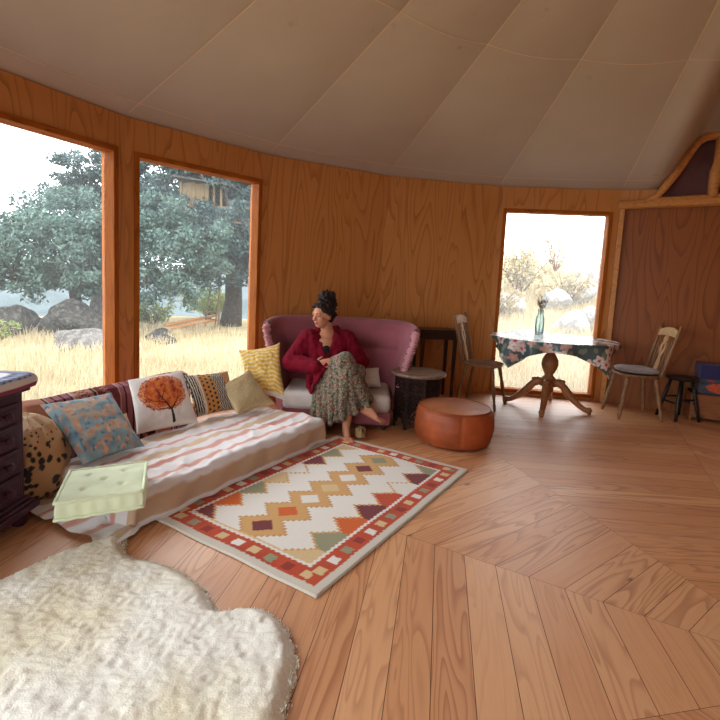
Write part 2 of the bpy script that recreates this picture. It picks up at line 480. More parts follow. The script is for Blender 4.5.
# floor: boards laid in eight wedges round the centre of the room
def build_floor():
    seams = [192.5, 149.6, 106.6, 66, 19.2, -27.6, -74.4, -121.2, -167.5]
    BW = .137
    V = []; F = []; UV = []; BD = []; MI = []
    poly = [VV(i, RAD + .02) for i in range(N)]
    c = Vector((CX, CY, 0))
    def clip(P, q, nn):   # keep side (p-q).nn >=0
        out = []
        for k in range(len(P)):
            A, B = P[k], P[(k + 1) % len(P)]; da, db = (A - q).dot(nn), (B - q).dot(nn)
            if da >= 0: out.append(A)
            if (da > 0 > db) or (da < 0 < db): out.append(A + (B - A) * (da / (da - db)))
        return out
    for s in range(8):
        a0, a1 = math.radians(seams[s]), math.radians(seams[s + 1])
        if a1 > a0: a1 -= 2 * PI
        bis = (a0 + a1) / 2
        u = Vector((math.cos(bis), math.sin(bis), 0)); al = Vector((-u.y, u.x, 0))
        n0 = Vector((math.sin(a0), -math.cos(a0), 0)); n1 = Vector((-math.sin(a1), math.cos(a1), 0))
        wedge = clip(clip(poly, c + n0 * .0008, n0), c + n1 * .0008, n1)
        for k in range(0, 33):
            d0, d1 = k * BW, (k + 1) * BW
            P = clip(clip(wedge, c + u * (d0 + .0011), u), c + u * (d1 - .0011), -u)
            if len(P) < 3: continue
            b = len(V); r = random.random(); off = random.random() * 40; off2 = random.random() * 40
            V += [tuple(p) for p in P]; F.append(tuple(range(b, b + len(P)))); MI.append(0)
            for p in P:
                UV.append(((p - c).dot(al) + off, (p - c).dot(u) - d0 + off2)); BD.append((r, r, r, 1))
    b = len(V)
    for p in poly: V.append((p.x, p.y, -.004))
    F.append(tuple(range(b, b + N))); MI.append(1)
    for p in poly: UV.append((0, 0)); BD.append((0, 0, 0, 1))
    m = bpy.data.meshes.new('floor'); m.from_pydata(V, [], F); m.materials.append(MAT['floor']); m.materials.append(MAT['gap'])
    m.polygons.foreach_set('material_index', MI)
    m.uv_layers.new(name='UVMap').data.foreach_set('uv', np.array(UV, dtype=np.float32).ravel())
    at = m.color_attributes.new('board', 'FLOAT_COLOR', 'CORNER'); at.data.foreach_set('color', np.array(BD, dtype=np.float32).ravel())
    bm = bmesh.new(); bm.from_mesh(m)
    for f in bm.faces:
        f.normal_update()
        if f.normal.z < 0: f.normal_flip()
    bm.to_mesh(m); bm.free()
    o = bpy.data.objects.new('floor', m); COL.objects.link(o); struct(o)
    mb = MB(); mb.add(prism([(p.x, p.y) for p in [VV(i, RAD + .15) for i in range(N)]], -.12, -.006)); struct(mb.obj('floor_slab', 'gap'))
build_floor()

# ceiling: canvas cone with taped seams, lifted into a dormer over the entrance on the right
SL = .36
RC = .45                                    # radius of the crown ring
def eave(i, t):
    """height of the canvas edge over panel i at fraction t"""
    if i == 4:
        x = t * 1.3086
        return 2.361 + .50 * sstep(.34, .68, x) * (1 - sstep(.98, 1.27, x))
    return WH
def build_ceiling():
    V = []; F = []; m_i = []
    NU, NS = 12, 14
    def pt(i, t, s, dz=0):
        A = VV(i, RAD + .03).lerp(VV(i + 1, RAD + .03), t); C0 = Vector((CX, CY, 0))
        B = C0 + (A - C0).normalized() * RC
        z0 = eave(i, t); z1 = WH + SL * (RAD - RC)
        sag = -.035 * math.sin(PI * s) * math.sin(PI * t)
        p = A.lerp(B, s); p.z = z0 + (z1 - z0) * s + sag + dz
        return p
    for i in range(-8, 12):
        b = len(V)
        for j in range(NS + 1):
            for k in range(NU + 1): V.append(tuple(pt(i, k / NU, (j / NS) ** 1.15)))
        for j in range(NS):
            for k in range(NU):
                F.append((b + j * (NU + 1) + k, b + j * (NU + 1) + k + 1, b + (j + 1) * (NU + 1) + k + 1, b + (j + 1) * (NU + 1) + k)); m_i.append(0)
    # taped seams: radial at each corner, and two rings
    def strip(P0s, P1s):
        b = len(V); n = len(P0s)
        V.extend(tuple(p) for p in P0s); V.extend(tuple(p) for p in P1s)
        for k in range(n - 1): F.append((b + k, b + k + 1, b + n + k + 1, b + n + k)); m_i.append(1)
    for i in range(-8, 12):
        h = .0052
        P0 = []; P1 = []
        for j in range(24):
            s = .02 + .97 * j / 23
            A = pt(i, 0, s, -.004); B = pt(i, 1, s); tdir = (B - A).normalized()
            P0.append(A - Vector((tdir.x, tdir.y, 0)) * 0); P1.append(A + Vector((tdir.x, tdir.y, 0)) * h * 2)
        strip(P0, P1)
        for s in (.052, .47, .75):
            strip([pt(i, k / 12, s, -.004) for k in range(13)], [pt(i, k / 12, s + .0022, -.004) for k in range(13)])
    m = bpy.data.meshes.new('ceiling'); m.from_pydata(V, [], F); m.materials.append(MAT['canvas']); m.materials.append(MAT['seam_tape'])
    m.polygons.foreach_set('material_index', m_i); m.polygons.foreach_set('use_smooth', [q == 0 for q in m_i]); m.update()
    o = bpy.data.objects.new('ceiling', m); COL.objects.link(o); struct(o)
    # outer roof skin above the canvas keeps daylight out
    mb = MB()
    V2 = []; F2 = []
    for i in range(-8, 12):
        for k in range(4):
            for s in (-.04, 1.0):
                p = pt(i, k / 4, 0 if s < 0 else 1); p.z += .09
                if s < 0:
                    q = (p - Vector((CX, CY, 0))); q.z = 0; p += q.normalized() * .12; p.z -= .02
                V2.append(tuple(p))
    n = len(V2) // 2
    for k in range(n):
        k2 = (k + 1) % n; F2.append((2 * k, 2 * k2, 2 * k2 + 1, 2 * k + 1))
    mb.add((V2, F2)); struct(mb.obj('roof', 'dark_fabric'))
    # unseen crown added for light from above: timber ring with a clear dome
    zc = WH + SL * (RAD - RC)
    mb = MB(); V3 = []; F3 = []
    for rr, zz in ((RC - .04, zc - .06), (RC + .05, zc - .06), (RC + .05, zc + .12), (RC - .04, zc + .12)):
        for k in range(40): a = 2 * PI * k / 40; V3.append((CX + rr * math.cos(a), CY + rr * math.sin(a), zz))
    for i in range(4):
        for k in range(40):
            k2 = (k + 1) % 40; F3.append((i * 40 + k, i * 40 + k2, ((i + 1) % 4) * 40 + k2, ((i + 1) % 4) * 40 + k))
    mb.add((V3, F3), smooth=False); struct(mb.obj('trim_1', 'beam_wood'))
    mb = MB(); mb.add(lathe([(RC + .03, 0), (RC + .03, .008)], 40, (CX, CY, zc + .121))); o = mb.obj('window_%d' % (wn + 1), 'pane_glass'); struct(o)
build_ceiling()

# entrance surround on the right: post, beam, crooked branch frame and dark dormer infill
a4, t4, n4, L4 = wall_frame(4)
def W4(t, off, z): return a4 + t4 * t - n4 * off + Vector((0, 0, z))
mb = MB(); V, F = box((0, 0, 0), (.07, .09, 2.15))
M = Matrix(((t4.x, -n4.x, 0, 0), (t4.y, -n4.y, 0, 0), (0, 0, 1, 0), (0, 0, 0, 1)))
def boxW4(t0, t1, o0, o1, z0, z1):
    V, F = box(((t0 + t1) / 2, (o0 + o1) / 2, (z0 + z1) / 2), (t1 - t0, o1 - o0, z1 - z0))
    V = [tuple(W4(x, y, z)) for x, y, z in V]
    return V, [f[::-1] for f in F]
mb = MB(); mb.add(boxW4(.0, .05, .002, .075, 0, 2.15)); o = mb.obj('post', 'beam_wood', bevel=.006); struct(o)
mb = MB()
mb.add(tube([W4(-.01, .05, 2.195), W4(.2, .05, 2.20), W4(.33, .052, 2.215), W4(.6, .05, 2.225), W4(.95, .05, 2.24), W4(1.3, .05, 2.25)], [.052, .05, .056, .062, .062, .06], 8))
o = mb.obj('beam', 'beam_wood'); struct(o)
mb = MB()
mb.add(tube([W4(.25, .07, 2.245), W4(.33, .075, 2.27), W4(.39, .075, 2.36), W4(.47, .075, 2.50), W4(.53, .08, 2.60), W4(.59, .075, 2.71), W4(.645, .075, 2.80), W4(.66, .075, 2.83)],
            [.02, .034, .04, .05, .046, .036, .034, .04], 9), smooth=True)
mb.add(tube([W4(.63, .075, 2.79), W4(.70, .075, 2.85), W4(.78, .075, 2.87), W4(.88, .075, 2.885)], [.03, .042, .046, .05], 9), smooth=True)
o = mb.obj('branch_brace', 'beam_wood'); struct(o)
mb = MB()
mb.add(tube([W4(.835, .075, 2.92), W4(.838, .075, 2.75), W4(.842, .075, 2.6), W4(.83, .075, 2.5), W4(.82, .075, 2.36), W4(.822, .075, 2.26)],
            [.05, .044, .05, .062, .05, .046], 9), smooth=True)
o = mb.obj('branch_post', 'beam_wood'); struct(o)
mb = MB(); pv = []
for k in range(25):
    x = .02 + k / 24 * 1.27; pv.append((x, eave(4, x / 1.3086) + .03))
V = [tuple(W4(x, -.02, z)) for x, z in pv] + [tuple(W4(x, -.02, 2.2)) for x, z in pv] 
F = [(k, k + 1, 25 + k + 1, 25 + k) for k in range(24)]
V += [tuple(W4(x, -.03, z)) for x, z in pv] + [tuple(W4(x, -.03, 2.2)) for x, z in pv]
F += [(50 + k, 75 + k, 75 + k + 1, 50 + k + 1) for k in range(24)]
mb.add((V, F)); o = mb.obj('dormer_infill', 'dark_fabric'); struct(o)

# ================================================================== furniture and things
V3 = Vector
def flower(x, y, cx, cy, r, petals, ph=0):
    d = math.hypot(x - cx, y - cy); a = math.atan2(y - cy, x - cx)
    return d / (r * (1 + .22 * math.cos(petals * a + ph)))

# ---------------------------------------------------------------- kilim rug
def rug_col(U, V):
    W, L = 1.09, 1.68
    cream, rust, tan, white = rgb(214, 206, 192), rgb(196, 76, 44), rgb(214, 166, 106), rgb(236, 230, 222)
    plum, orange, sage, sand, wine = rgb(122, 52, 56), rgb(214, 100, 40), rgb(152, 150, 118), rgb(220, 190, 142), rgb(150, 52, 40)
    e = min(U, W - U, V, L - V)
    along = V if min(U, W - U) < min(V, L - V) else U
    zig = abs((along / .032) % 1 - .5) * .018
    if e < .044 + zig * .6: return cream
    inner = .142 + zig
    if e < inner - .012:
        # squares along the border
        mid = .092
        k = along / .103; f = k % 1
        c = [white, sand, sage, wine, sand, white, sage, wine][int(k * 1.0 + (3 if U > W / 2 else 0)) % 8]
        if abs(e - mid) < .026 and .16 < f < .66: return c
        n = nz(U * 9, V * 9)
        return lerp(rust, wine, max(0, n) * .7)
    if e < inner + .012: return white if e > inner - .004 else rust
    du = abs(U - W / 2 + .01); half = W / 2 - .16
    vv = V - .275
    P = .19
    f = ((vv / P + .5) % 1) - .5          # 0 at diamonds
    k = int(math.floor(vv / P + .5))
    tri = 1 - abs(f) * 2                  # 1 at diamond row
    stp = round(tri * 5) / 5
    d = (du + abs(f * P)) / .068
    cols = [plum, orange, white, sand, white, plum, sage]
    if V < .17 or V > 1.53: return sand
    if 0 <= k < 7 and d < 1:
        return cols[k]
    inn = .055 + .105 * stp
    if V < .21 + .0 or V > 1.5: inn = max(inn, 0)
    if du < inn - .012: return tan
    if du < inn: return rgb(196, 146, 96)
    out = inn + .175
    if du < out: return white
    if du < out + .018: return tan
    kk = int(math.floor((vv + P / 2) / P + .5))
    side = [plum, orange, sage, sand, white, plum, sage, sand] if U < W / 2 else [sand, sage, orange, plum, rust, white, plum, sage]
    return side[kk % 8]
def build_rug():
    O = V3((-1.045, 2.395, 0)); a = math.radians(-32.3)
    ux = V3((math.cos(a), math.sin(a), 0)); vx = V3((-ux.y, ux.x, 0))
    W, L = 1.09, 1.68; nu, nv = 200, 308
    def P(s, t):
        x, y = s * W, t * L
        e = min(x, W - x, y, L - y)
        z = .009 * sstep(0, .006, e) + .001 + .0018 * (nz(x * 3, y * 3, 1) + 1) + .004 * max(0, nz(x * 1.5, y * 1.5, 5)) * sstep(0, .05, e)
        jx = .004 * nz(y * 4, 3, 2); 
        q = ux * (x + jx) + vx * (y + .006 * nz(x * 4, 7, 2)); return (q.x, q.y, z)
    mb = MB()
    mb.add(grid(P, nu, nv), smooth=True, col=gridcols(lambda s, t: rug_col(s * W + .003 * nz(s * 60, t * 90, 3), t * L + .003 * nz(s * 60, t * 90, 8)), nu, nv))
    o = mb.obj('kilim_rug', 'wool_weave'); o.location = O
    tag(o, 'flat woven rug with rust border, white zigzags and plum, orange and sage diamonds', 'rug')
build_rug()

# ---------------------------------------------------------------- sheepskin rug
def build_sheepskin():
    out = [(-1.95, 1.22), (-1.62, 1.42), (-1.42, 1.74), (-1.28, 1.98), (-1.18, 2.09), (-1.10, 2.165), (-1.045, 2.15), (-1.01, 2.07), (-.93, 2.0), (-.78, 1.965), (-.66, 1.89),
           (-.56, 1.80), (-.485, 1.70), (-.40, 1.725), (-.31, 1.715), (-.215, 1.62), (-.165, 1.49), (-.165, 1.37), (-.17, 1.27), (-.22, 1.15), (-.36, 1.03), (-.6, .98),
           (-.95, 1.0), (-1.25, .92), (-1.5, .72), (-1.78, .78), (-1.9, 1.0)]
    # smooth outline
    P = [V3((x, y, 0)) for x, y in out]; n = len(P); pts = []
    for k in range(n):
        p0, p1, p2, p3 = P[k - 1], P[k], P[(k + 1) % n], P[(k + 2) % n]
        for j in range(6):
            t = j / 6; pts.append(.5 * ((2 * p1) + (p2 - p0) * t + (2 * p0 - 5 * p1 + 4 * p2 - p3) * t * t + (3 * p1 - p0 - 3 * p2 + p3) * t ** 3))
    px = np.array([p.x for p in pts]); py = np.array([p.y for p in pts]); qx = np.roll(px, -1); qy = np.roll(py, -1)
    h = .0085
    xs = np.arange(-2.15, -.1, h); ys = np.arange(.65, 2.25, h)
    X, Y = np.meshgrid(xs, ys)
    fx, fy = X.ravel(), Y.ravel()
    ins = np.zeros(len(fx), bool); dist = np.full(len(fx), 9.)
    for a, b, c, d in zip(px, py, qx, qy):
        cond = ((b > fy) != (d > fy)); xi = (c - a) * (fy - b) / ((d - b) if abs(d - b) > 1e-9 else 1e-9) + a
        ins ^= cond & (fx < xi)
        ex, ey = c - a, d - b; L2 = ex * ex + ey * ey + 1e-12
        t = np.clip(((fx - a) * ex + (fy - b) * ey) / L2, 0, 1)
        dist = np.minimum(dist, np.hypot(fx - a - t * ex, fy - b - t * ey))
    sd = np.where(ins, dist, -dist)
    keep = sd > -.012
    idx = -np.ones(len(fx), int); idx[keep] = np.arange(keep.sum())
    V = []
    for k in np.nonzero(keep)[0]:
        x, y, d = fx[k], fy[k], sd[k]
        wx, wy = x + .02 * nz(x * 9, y * 9, 51), y + .02 * nz(x * 9, y * 9, 57)
        z = .034 * sstep(-.012, .05, d) + .005 * nz(x * 14, y * 14, 2) + .010 * (.5 - abs(nz(wx * 30, wy * 38, 5))) + .006 * (.5 - abs(nz(wx * 62, wy * 62, 15))) + .010 * nz(x * 4, y * 4, 9)
        V.append((x + .005 * nz(x * 60, y * 60, 11), y + .005 * nz(x * 60, y * 60, 17), max(.003, z * sstep(-.013, .01, d) + .002)))
    ny, nx = X.shape; F = []
    I = idx.reshape(ny, nx)
    for j in range(ny - 1):
        for i in range(nx - 1):
            q = (I[j, i], I[j, i + 1], I[j + 1, i + 1], I[j + 1, i])
            if min(q) >= 0: F.append(tuple(int(z) for z in q))
    def wc(x, y):
        c = lerp(rgb(247, 243, 232), rgb(240, 230, 202), max(0, min(1, .35 + 1.1 * nz(x * 2.2, y * 2.2, 21) + .5 * nz(x * 9, y * 9, 4))))
        n = nz(x * 26, y * 26, 31)
        if n > .62: c = lerp(c, rgb(176, 150, 100), min(1, (n - .62) * 4))
        return c
    mb = MB(); mb.add((V, F), smooth=True, col=[wc(p[0], p[1]) for p in V])
    # woolly locks: short bent tufts
    TV = []; TF = []; TC = []
    edge = [k for k, q in enumerate(np.nonzero(keep)[0]) if sd[q] < .012]
    for q in range(2600):
        k = random.choice(edge); x, y, z = V[k]
        x += random.uniform(-.006, .006); y += random.uniform(-.006, .006)
        a = 2.4 * nz(x * 7, y * 7, 40) + random.uniform(-.9, .9) + .6; r = random.uniform(.003, .007); wd = random.uniform(.002, .004)
        dx, dy = math.cos(a) * r, math.sin(a) * r; sx, sy = -math.sin(a) * wd, math.cos(a) * wd
        b = len(TV)
        TV += [(x - sx, y - sy, z - .002), (x + sx, y + sy, z - .002), (x + dx * .6 + sx, y + dy * .6 + sy, z + .004), (x + dx * .6 - sx, y + dy * .6 - sy, z + .004), (x + dx, y + dy, z + .001)]
        TF += [(b, b + 1, b + 2, b + 3), (b + 3, b + 2, b + 4)]; TC += [wc(x, y)] * 5
    mb.add((TV, TF), smooth=True, col=TC)
    o = mb.obj('sheepskin_rug', 'wool_weave'); origin(o, (-1, 1.4, 0))
    tag(o, 'large cream sheepskin with scalloped edge on the bare boards', 'sheepskin')
build_sheepskin()

# ---------------------------------------------------------------- cushions
def cushion(name, label, cat, BL, BR, TR, TL, th, colfn, mat='cloth', group=None, n=44, pinch=.10, wr=.006, seed=0, power=.42, back=None, rib=None):
    BL, BR, TR, TL = map(V3, (BL, BR, TR, TL)); c = (BL + BR + TR + TL) / 4
    nrm = ((BR - BL) + (TR - TL)).cross((TL - BL) + (TR - BR)).normalized()
    if nrm.dot(V3((0, 0, CAM_H)) - c) < 0: nrm = -nrm
    def P(u, v, s):
        a, b = 2 * u - 1, 2 * v - 1
        a2 = a * (1 - pinch * (1 - b * b) * abs(a) ** 3); b2 = b * (1 - pinch * (1 - a * a) * abs(b) ** 3)
        U, Vv = (a2 + 1) / 2, (b2 + 1) / 2
        p = BL * (1 - U) * (1 - Vv) + BR * U * (1 - Vv) + TR * U * Vv + TL * (1 - U) * Vv
        e = max(0, (1 - a * a) * (1 - b * b)); h = th / 2 * e ** power
        wv = wr * (nz(u * 5 + seed, v * 5, seed) + .6 * nz(u * 13, v * 13 + seed, 3)) * (e ** .3)
        if rib: wv += rib(u, v) * (e ** .3)
        return p + nrm * s * (h + wv * s) - c
    mb = MB()
    f = grid(lambda u, v: P(u, v, 1), n, n); mb.add(f, smooth=True, col=gridcols(colfn, n, n))
    V, F = grid(lambda u, v: P(u, v, -1), n, n); mb.add((V, [q[::-1] for q in F]), smooth=True, col=gridcols(back or colfn, n, n))
    o = mb.obj(name, mat); o.location = c
    return tag(o, label, cat, group)

def c_blue(u, v):
    n = nz(u * 7, v * 9, 3); m = nz(u * 4, v * 6, 9); k = nz(u * 16, v * 16, 5)
    c = lerp(rgb(112, 146, 162), rgb(150, 180, 190), max(0, min(1, .5 + n)))
    if min(u, 1 - u, v, 1 - v) > .14:
        t = sstep(-.25, .25, m + .45 * math.sin(v * 24 + 3 * nz(u * 3, v * 3))); c = lerp(c, rgb(198, 172, 146), t * .85)
    if k > .28: c = lerp(c, rgb(206, 132, 92), .8)
    if k < -.38: c = lerp(c, rgb(74, 96, 128), .7)
    if nz(u * 12, v * 12, 44) > .42: c = rgb(222, 170, 140)
    return c
def c_tree(u, v):
    c = rgb(238, 232, 228)
    d = math.hypot((u - .5) / .44, (v - .60) / .37); e = .10 * nz(u * 18, v * 18, 2) + .05 * nz(u * 45, v * 45, 3)
    if d + e < .93:
        n = nz(u * 11, v * 11, 7) + .6 * nz(u * 30, v * 30, 9)
        c = lerp(rgb(206, 84, 30), rgb(232, 132, 50), sstep(-.3, .5, n))
        if n < -.45: c = rgb(150, 44, 22)
        if d + e > .74 and nz(u * 40, v * 40, 1) > .1: c = lerp(c, rgb(238, 200, 180), .7)
    # trunk and branches
    dark = rgb(58, 34, 24)
    def seg(x0, y0, x1, y1, w0, w1):
        dx, dy = x1 - x0, y1 - y0; t = max(0, min(1, ((u - x0) * dx + (v - y0) * dy) / (dx * dx + dy * dy)))
        return math.hypot(u - x0 - t * dx, v - y0 - t * dy) < w0 + (w1 - w0) * t
    for s in ((.58, .06, .57, .26, .026, .018), (.57, .26, .45, .47, .018, .010), (.45, .47, .36, .72, .010, .005), (.57, .26, .72, .44, .014, .006), (.50, .38, .26, .46, .010, .004),
              (.72, .44, .76, .62, .006, .004), (.45, .47, .56, .70, .008, .004), (.26, .46, .18, .58, .004, .003), (.56, .27, .32, .30, .009, .003)):
        if seg(*s): c = dark
    return c
def c_ochre(u, v):
    wht, blk, och = rgb(226, 214, 196), rgb(44, 42, 50), rgb(206, 142, 70)
    if u < .20:
        return blk if ((u * 21 + .25 * nz(u * 5, v * 14, 2)) % 1) < .55 else wht
    if u < .24: return wht
    if u < .52:
        a, b = ((u - .24) / .093) % 1, (v * 9 + (.5 if int((u - .24) / .093) % 2 else 0)) % 1
        return blk if math.hypot(a - .5, (b - .5)) < .27 and .27 < u < .50 else och
    if u < .78:
        z = abs(((v * 8) % 1) - .5) * .08
        return blk if (((u - .52) + z) * 23) % 1 < .6 else wht
    if u < .92: return och if nz(u * 30, v * 30, 4) < .3 else rgb(180, 96, 50)
    return blk if (u * 30) % 1 < .5 else wht
def c_knit(u, v):
    t = ((u + v * .75) * 21) % 1; return lerp(rgb(226, 206, 164), rgb(186, 156, 108), sstep(.55, .95, t))
def c_yellow(u, v):
    t = (v * 13 + .16 * math.sin(u * 22) + .8 * nz(u * 2, v * 2)) % 1
    if v < .1: return rgb(226, 220, 214)
    return rgb(232, 186, 84) if t < .66 else rgb(240, 220, 172)
def plain(c): return lambda u, v: c
cushion('cushion', 'square cushion with blurred blue and peach blotches leaning nearest the spotted bag', 'cushion',
        (-1.435, 2.51, .205), (-1.25, 2.83, .205), (-1.57, 3.07, .46), (-1.795, 2.715, .46), .12, c_blue, n=56, seed=1, group='cushions along the daybed')
cushion('cushion', 'white cushion printed with an orange round-crowned tree', 'cushion',
        (-1.39, 3.03, .205), (-1.10, 3.34, .205), (-1.32, 3.62, .51), (-1.58, 3.31, .49), .11, c_tree, n=110, seed=2, pinch=.06, group='cushions along the daybed')
cushion('cushion', 'cushion with black stripes and dotted ochre bands beside the tree cushion', 'cushion',
        (-1.15, 3.45, .21), (-.90, 3.73, .21), (-1.08, 3.98, .45), (-1.34, 3.68, .46), .10, c_ochre, n=100, seed=3, group='cushions along the daybed')
cushion('cushion', 'beige ribbed knitted cushion slumped in front of the yellow one', 'cushion',
        (-.90, 3.60, .205), (-.66, 3.86, .225), (-.93, 4.07, .46), (-1.12, 3.77, .35), .12, c_knit, 'knit_cloth', n=80, seed=4, pinch=.14,
        rib=lambda u, v: .006 * math.sin((u + v * .75) * 21 * 2 * PI), group='cushions along the daybed')
cushion('cushion', 'yellow and cream wavy-striped cushion propped against the pink sofa', 'cushion',
        (-.94, 4.03, .25), (-.585, 4.0, .21), (-.70, 4.22, .675), (-1.07, 4.27, .585), .12, c_yellow, n=100, seed=5, pinch=.13, wr=.012, group='cushions along the daybed')
cushion('cushion', 'small tan cushion half hidden behind the blue blotched one', 'cushion',
        (-1.50, 2.93, .20), (-1.42, 3.07, .20), (-1.52, 3.17, .30), (-1.60, 3.03, .30), .05, plain(rgb(206, 172, 122)), n=24, seed=6, group='cushions along the daybed')

# green tufted seat cushion on the near end of the mattress
def build_green():
    c = V3((-1.165, 2.22, 0)); ux = V3((.30, .165, 0)).normalized(); vx = V3((-.13, .33, 0)).normalized()
    W, L, T = .335, .35, .08
    t = thing('seat_cushion', 'pale green box-edged tufted seat cushion on the near end of the daybed', 'cushion', (c.x, c.y, .178))
    tuf = [(.5, .5), (.27, .27), (.73, .27), (.27, .73), (.73, .73)]
    def top(u, v):
        a, b = 2 * u - 1, 2 * v - 1
        z = T + .012 * ((1 - a * a) * (1 - b * b)) ** .5 + .004 * nz(u * 5, v * 5)
        for p, q in tuf: z -= .011 * math.exp(-((u - p) ** 2 + (v - q) ** 2) / .0022)
        q = ux * (a * W / 2) + vx * (b * L / 2); return (q.x, q.y, z)
    def side(u, v):
        s = u * 4; k = int(s) % 4; f = s - int(s)
        cs = [(-1, -1), (1, -1), (1, 1), (-1, 1), (-1, -1)]
        a = cs[k][0] + (cs[k + 1][0] - cs[k][0]) * f; b = cs[k][1] + (cs[k + 1][1] - cs[k][1]) * f
        bul = 1 + .035 * math.sin(PI * v) + .012 * math.sin(u * 150) * math.sin(PI * v)
        q = ux * (a * W / 2 * bul) + vx * (b * L / 2 * bul); return (q.x, q.y, T * v)
    mb = MB(); mb.add(grid(top, 44, 44), smooth=True); mb.add(grid(side, 160, 8, True), smooth=True)
    V, F = grid(lambda u, v: (lambda q: (q.x, q.y, 0))(ux * ((u - .5) * W) + vx * ((v - .5) * L)), 2, 2); mb.add((V, [f[::-1] for f in F]))
    mb.obj('pad', 'green_cushion', t)
    mb = MB()
    for zz in (.004, T):
        loop = []
        for k in range(81):
            s = k / 80 * 4; i = int(s) % 4; f = s - int(s); cs = [(-1, -1), (1, -1), (1, 1), (-1, 1), (-1, -1)]
            a = cs[i][0] + (cs[i + 1][0] - cs[i][0]) * f; b = cs[i][1] + (cs[i + 1][1] - cs[i][1]) * f
            q = ux * (a * (W / 2 + .004)) + vx * (b * (L / 2 + .004)); loop.append((q.x, q.y, zz + .002 * math.sin(k * 1.7)))
        mb.add(tube(loop, .008, 7), smooth=True)
    mb.obj('piping', 'green_cushion', t)
    for p, q in tuf:
        w_ = ux * ((p - .5) * W) + vx * ((q - .5) * L)
        mb = MB(); mb.add(ellipsoid((w_.x, w_.y, T - .008), ((.009, 0, 0), (0, .009, 0), (0, 0, .004)), 10, 6), smooth=True); mb.obj('tuft_button', 'green_cushion', t)
build_green()

# leopard spotted floor bag between chest and daybed
def build_bag():
    c = V3((-1.775, 2.525, 0)); cells = [(random.uniform(0, 1), random.uniform(.08, .95) ** .9, random.uniform(.017, .031)) for _ in range(480)]
    def P(u, v):
        a = 2 * PI * u; prof = [(0, .0), (.15, .004), (.20, .06), (.222, .15), (.222, .25), (.195, .34), (.14, .41), (.07, .45), (0, .465)]
        f = v * (len(prof) - 1); i = min(int(f), len(prof) - 2); t = f - i; t = t * t * (3 - 2 * t) * .35 + t * .65
        r = prof[i][0] + (prof[i + 1][0] - prof[i][0]) * t; z = prof[i][1] + (prof[i + 1][1] - prof[i][1]) * t
        d = .022 * nz(math.cos(a) * 2, math.sin(a) * 2, z * 5) + .010 * nz(math.cos(a) * 5, math.sin(a) * 5, z * 12)
        r = max(.001, r + d * min(1, r * 8)); return (r * math.cos(a), r * math.sin(a), max(.002, z + d * .4 * (z > .05)))
    def colf(u, v):
        b = lerp(rgb(198, 150, 106), rgb(226, 196, 160), sstep(.5, .8, v))
        best = 9
        for p, q, r in cells:
            du = abs(u - p); du = min(du, 1 - du)
            rr = r * (1.0 - .66 * sstep(.50, .72, q))
            best = min(best, math.hypot(du * 2.0, (v - q) * 1.1) / rr * (1 + .25 * nz(u * 30, v * 30)))
        return rgb(50, 46, 48) if best < .9 else b
    mb = MB(); mb.add(grid(P, 240, 160, True), smooth=True, col=gridcols(colf, 240, 160, True))
    o = mb.obj('floor_bag', 'cloth'); o.location = c
    tag(o, 'big tan floor cushion bag with dark animal spots beside the chest of drawers', 'cushion')
build_bag()

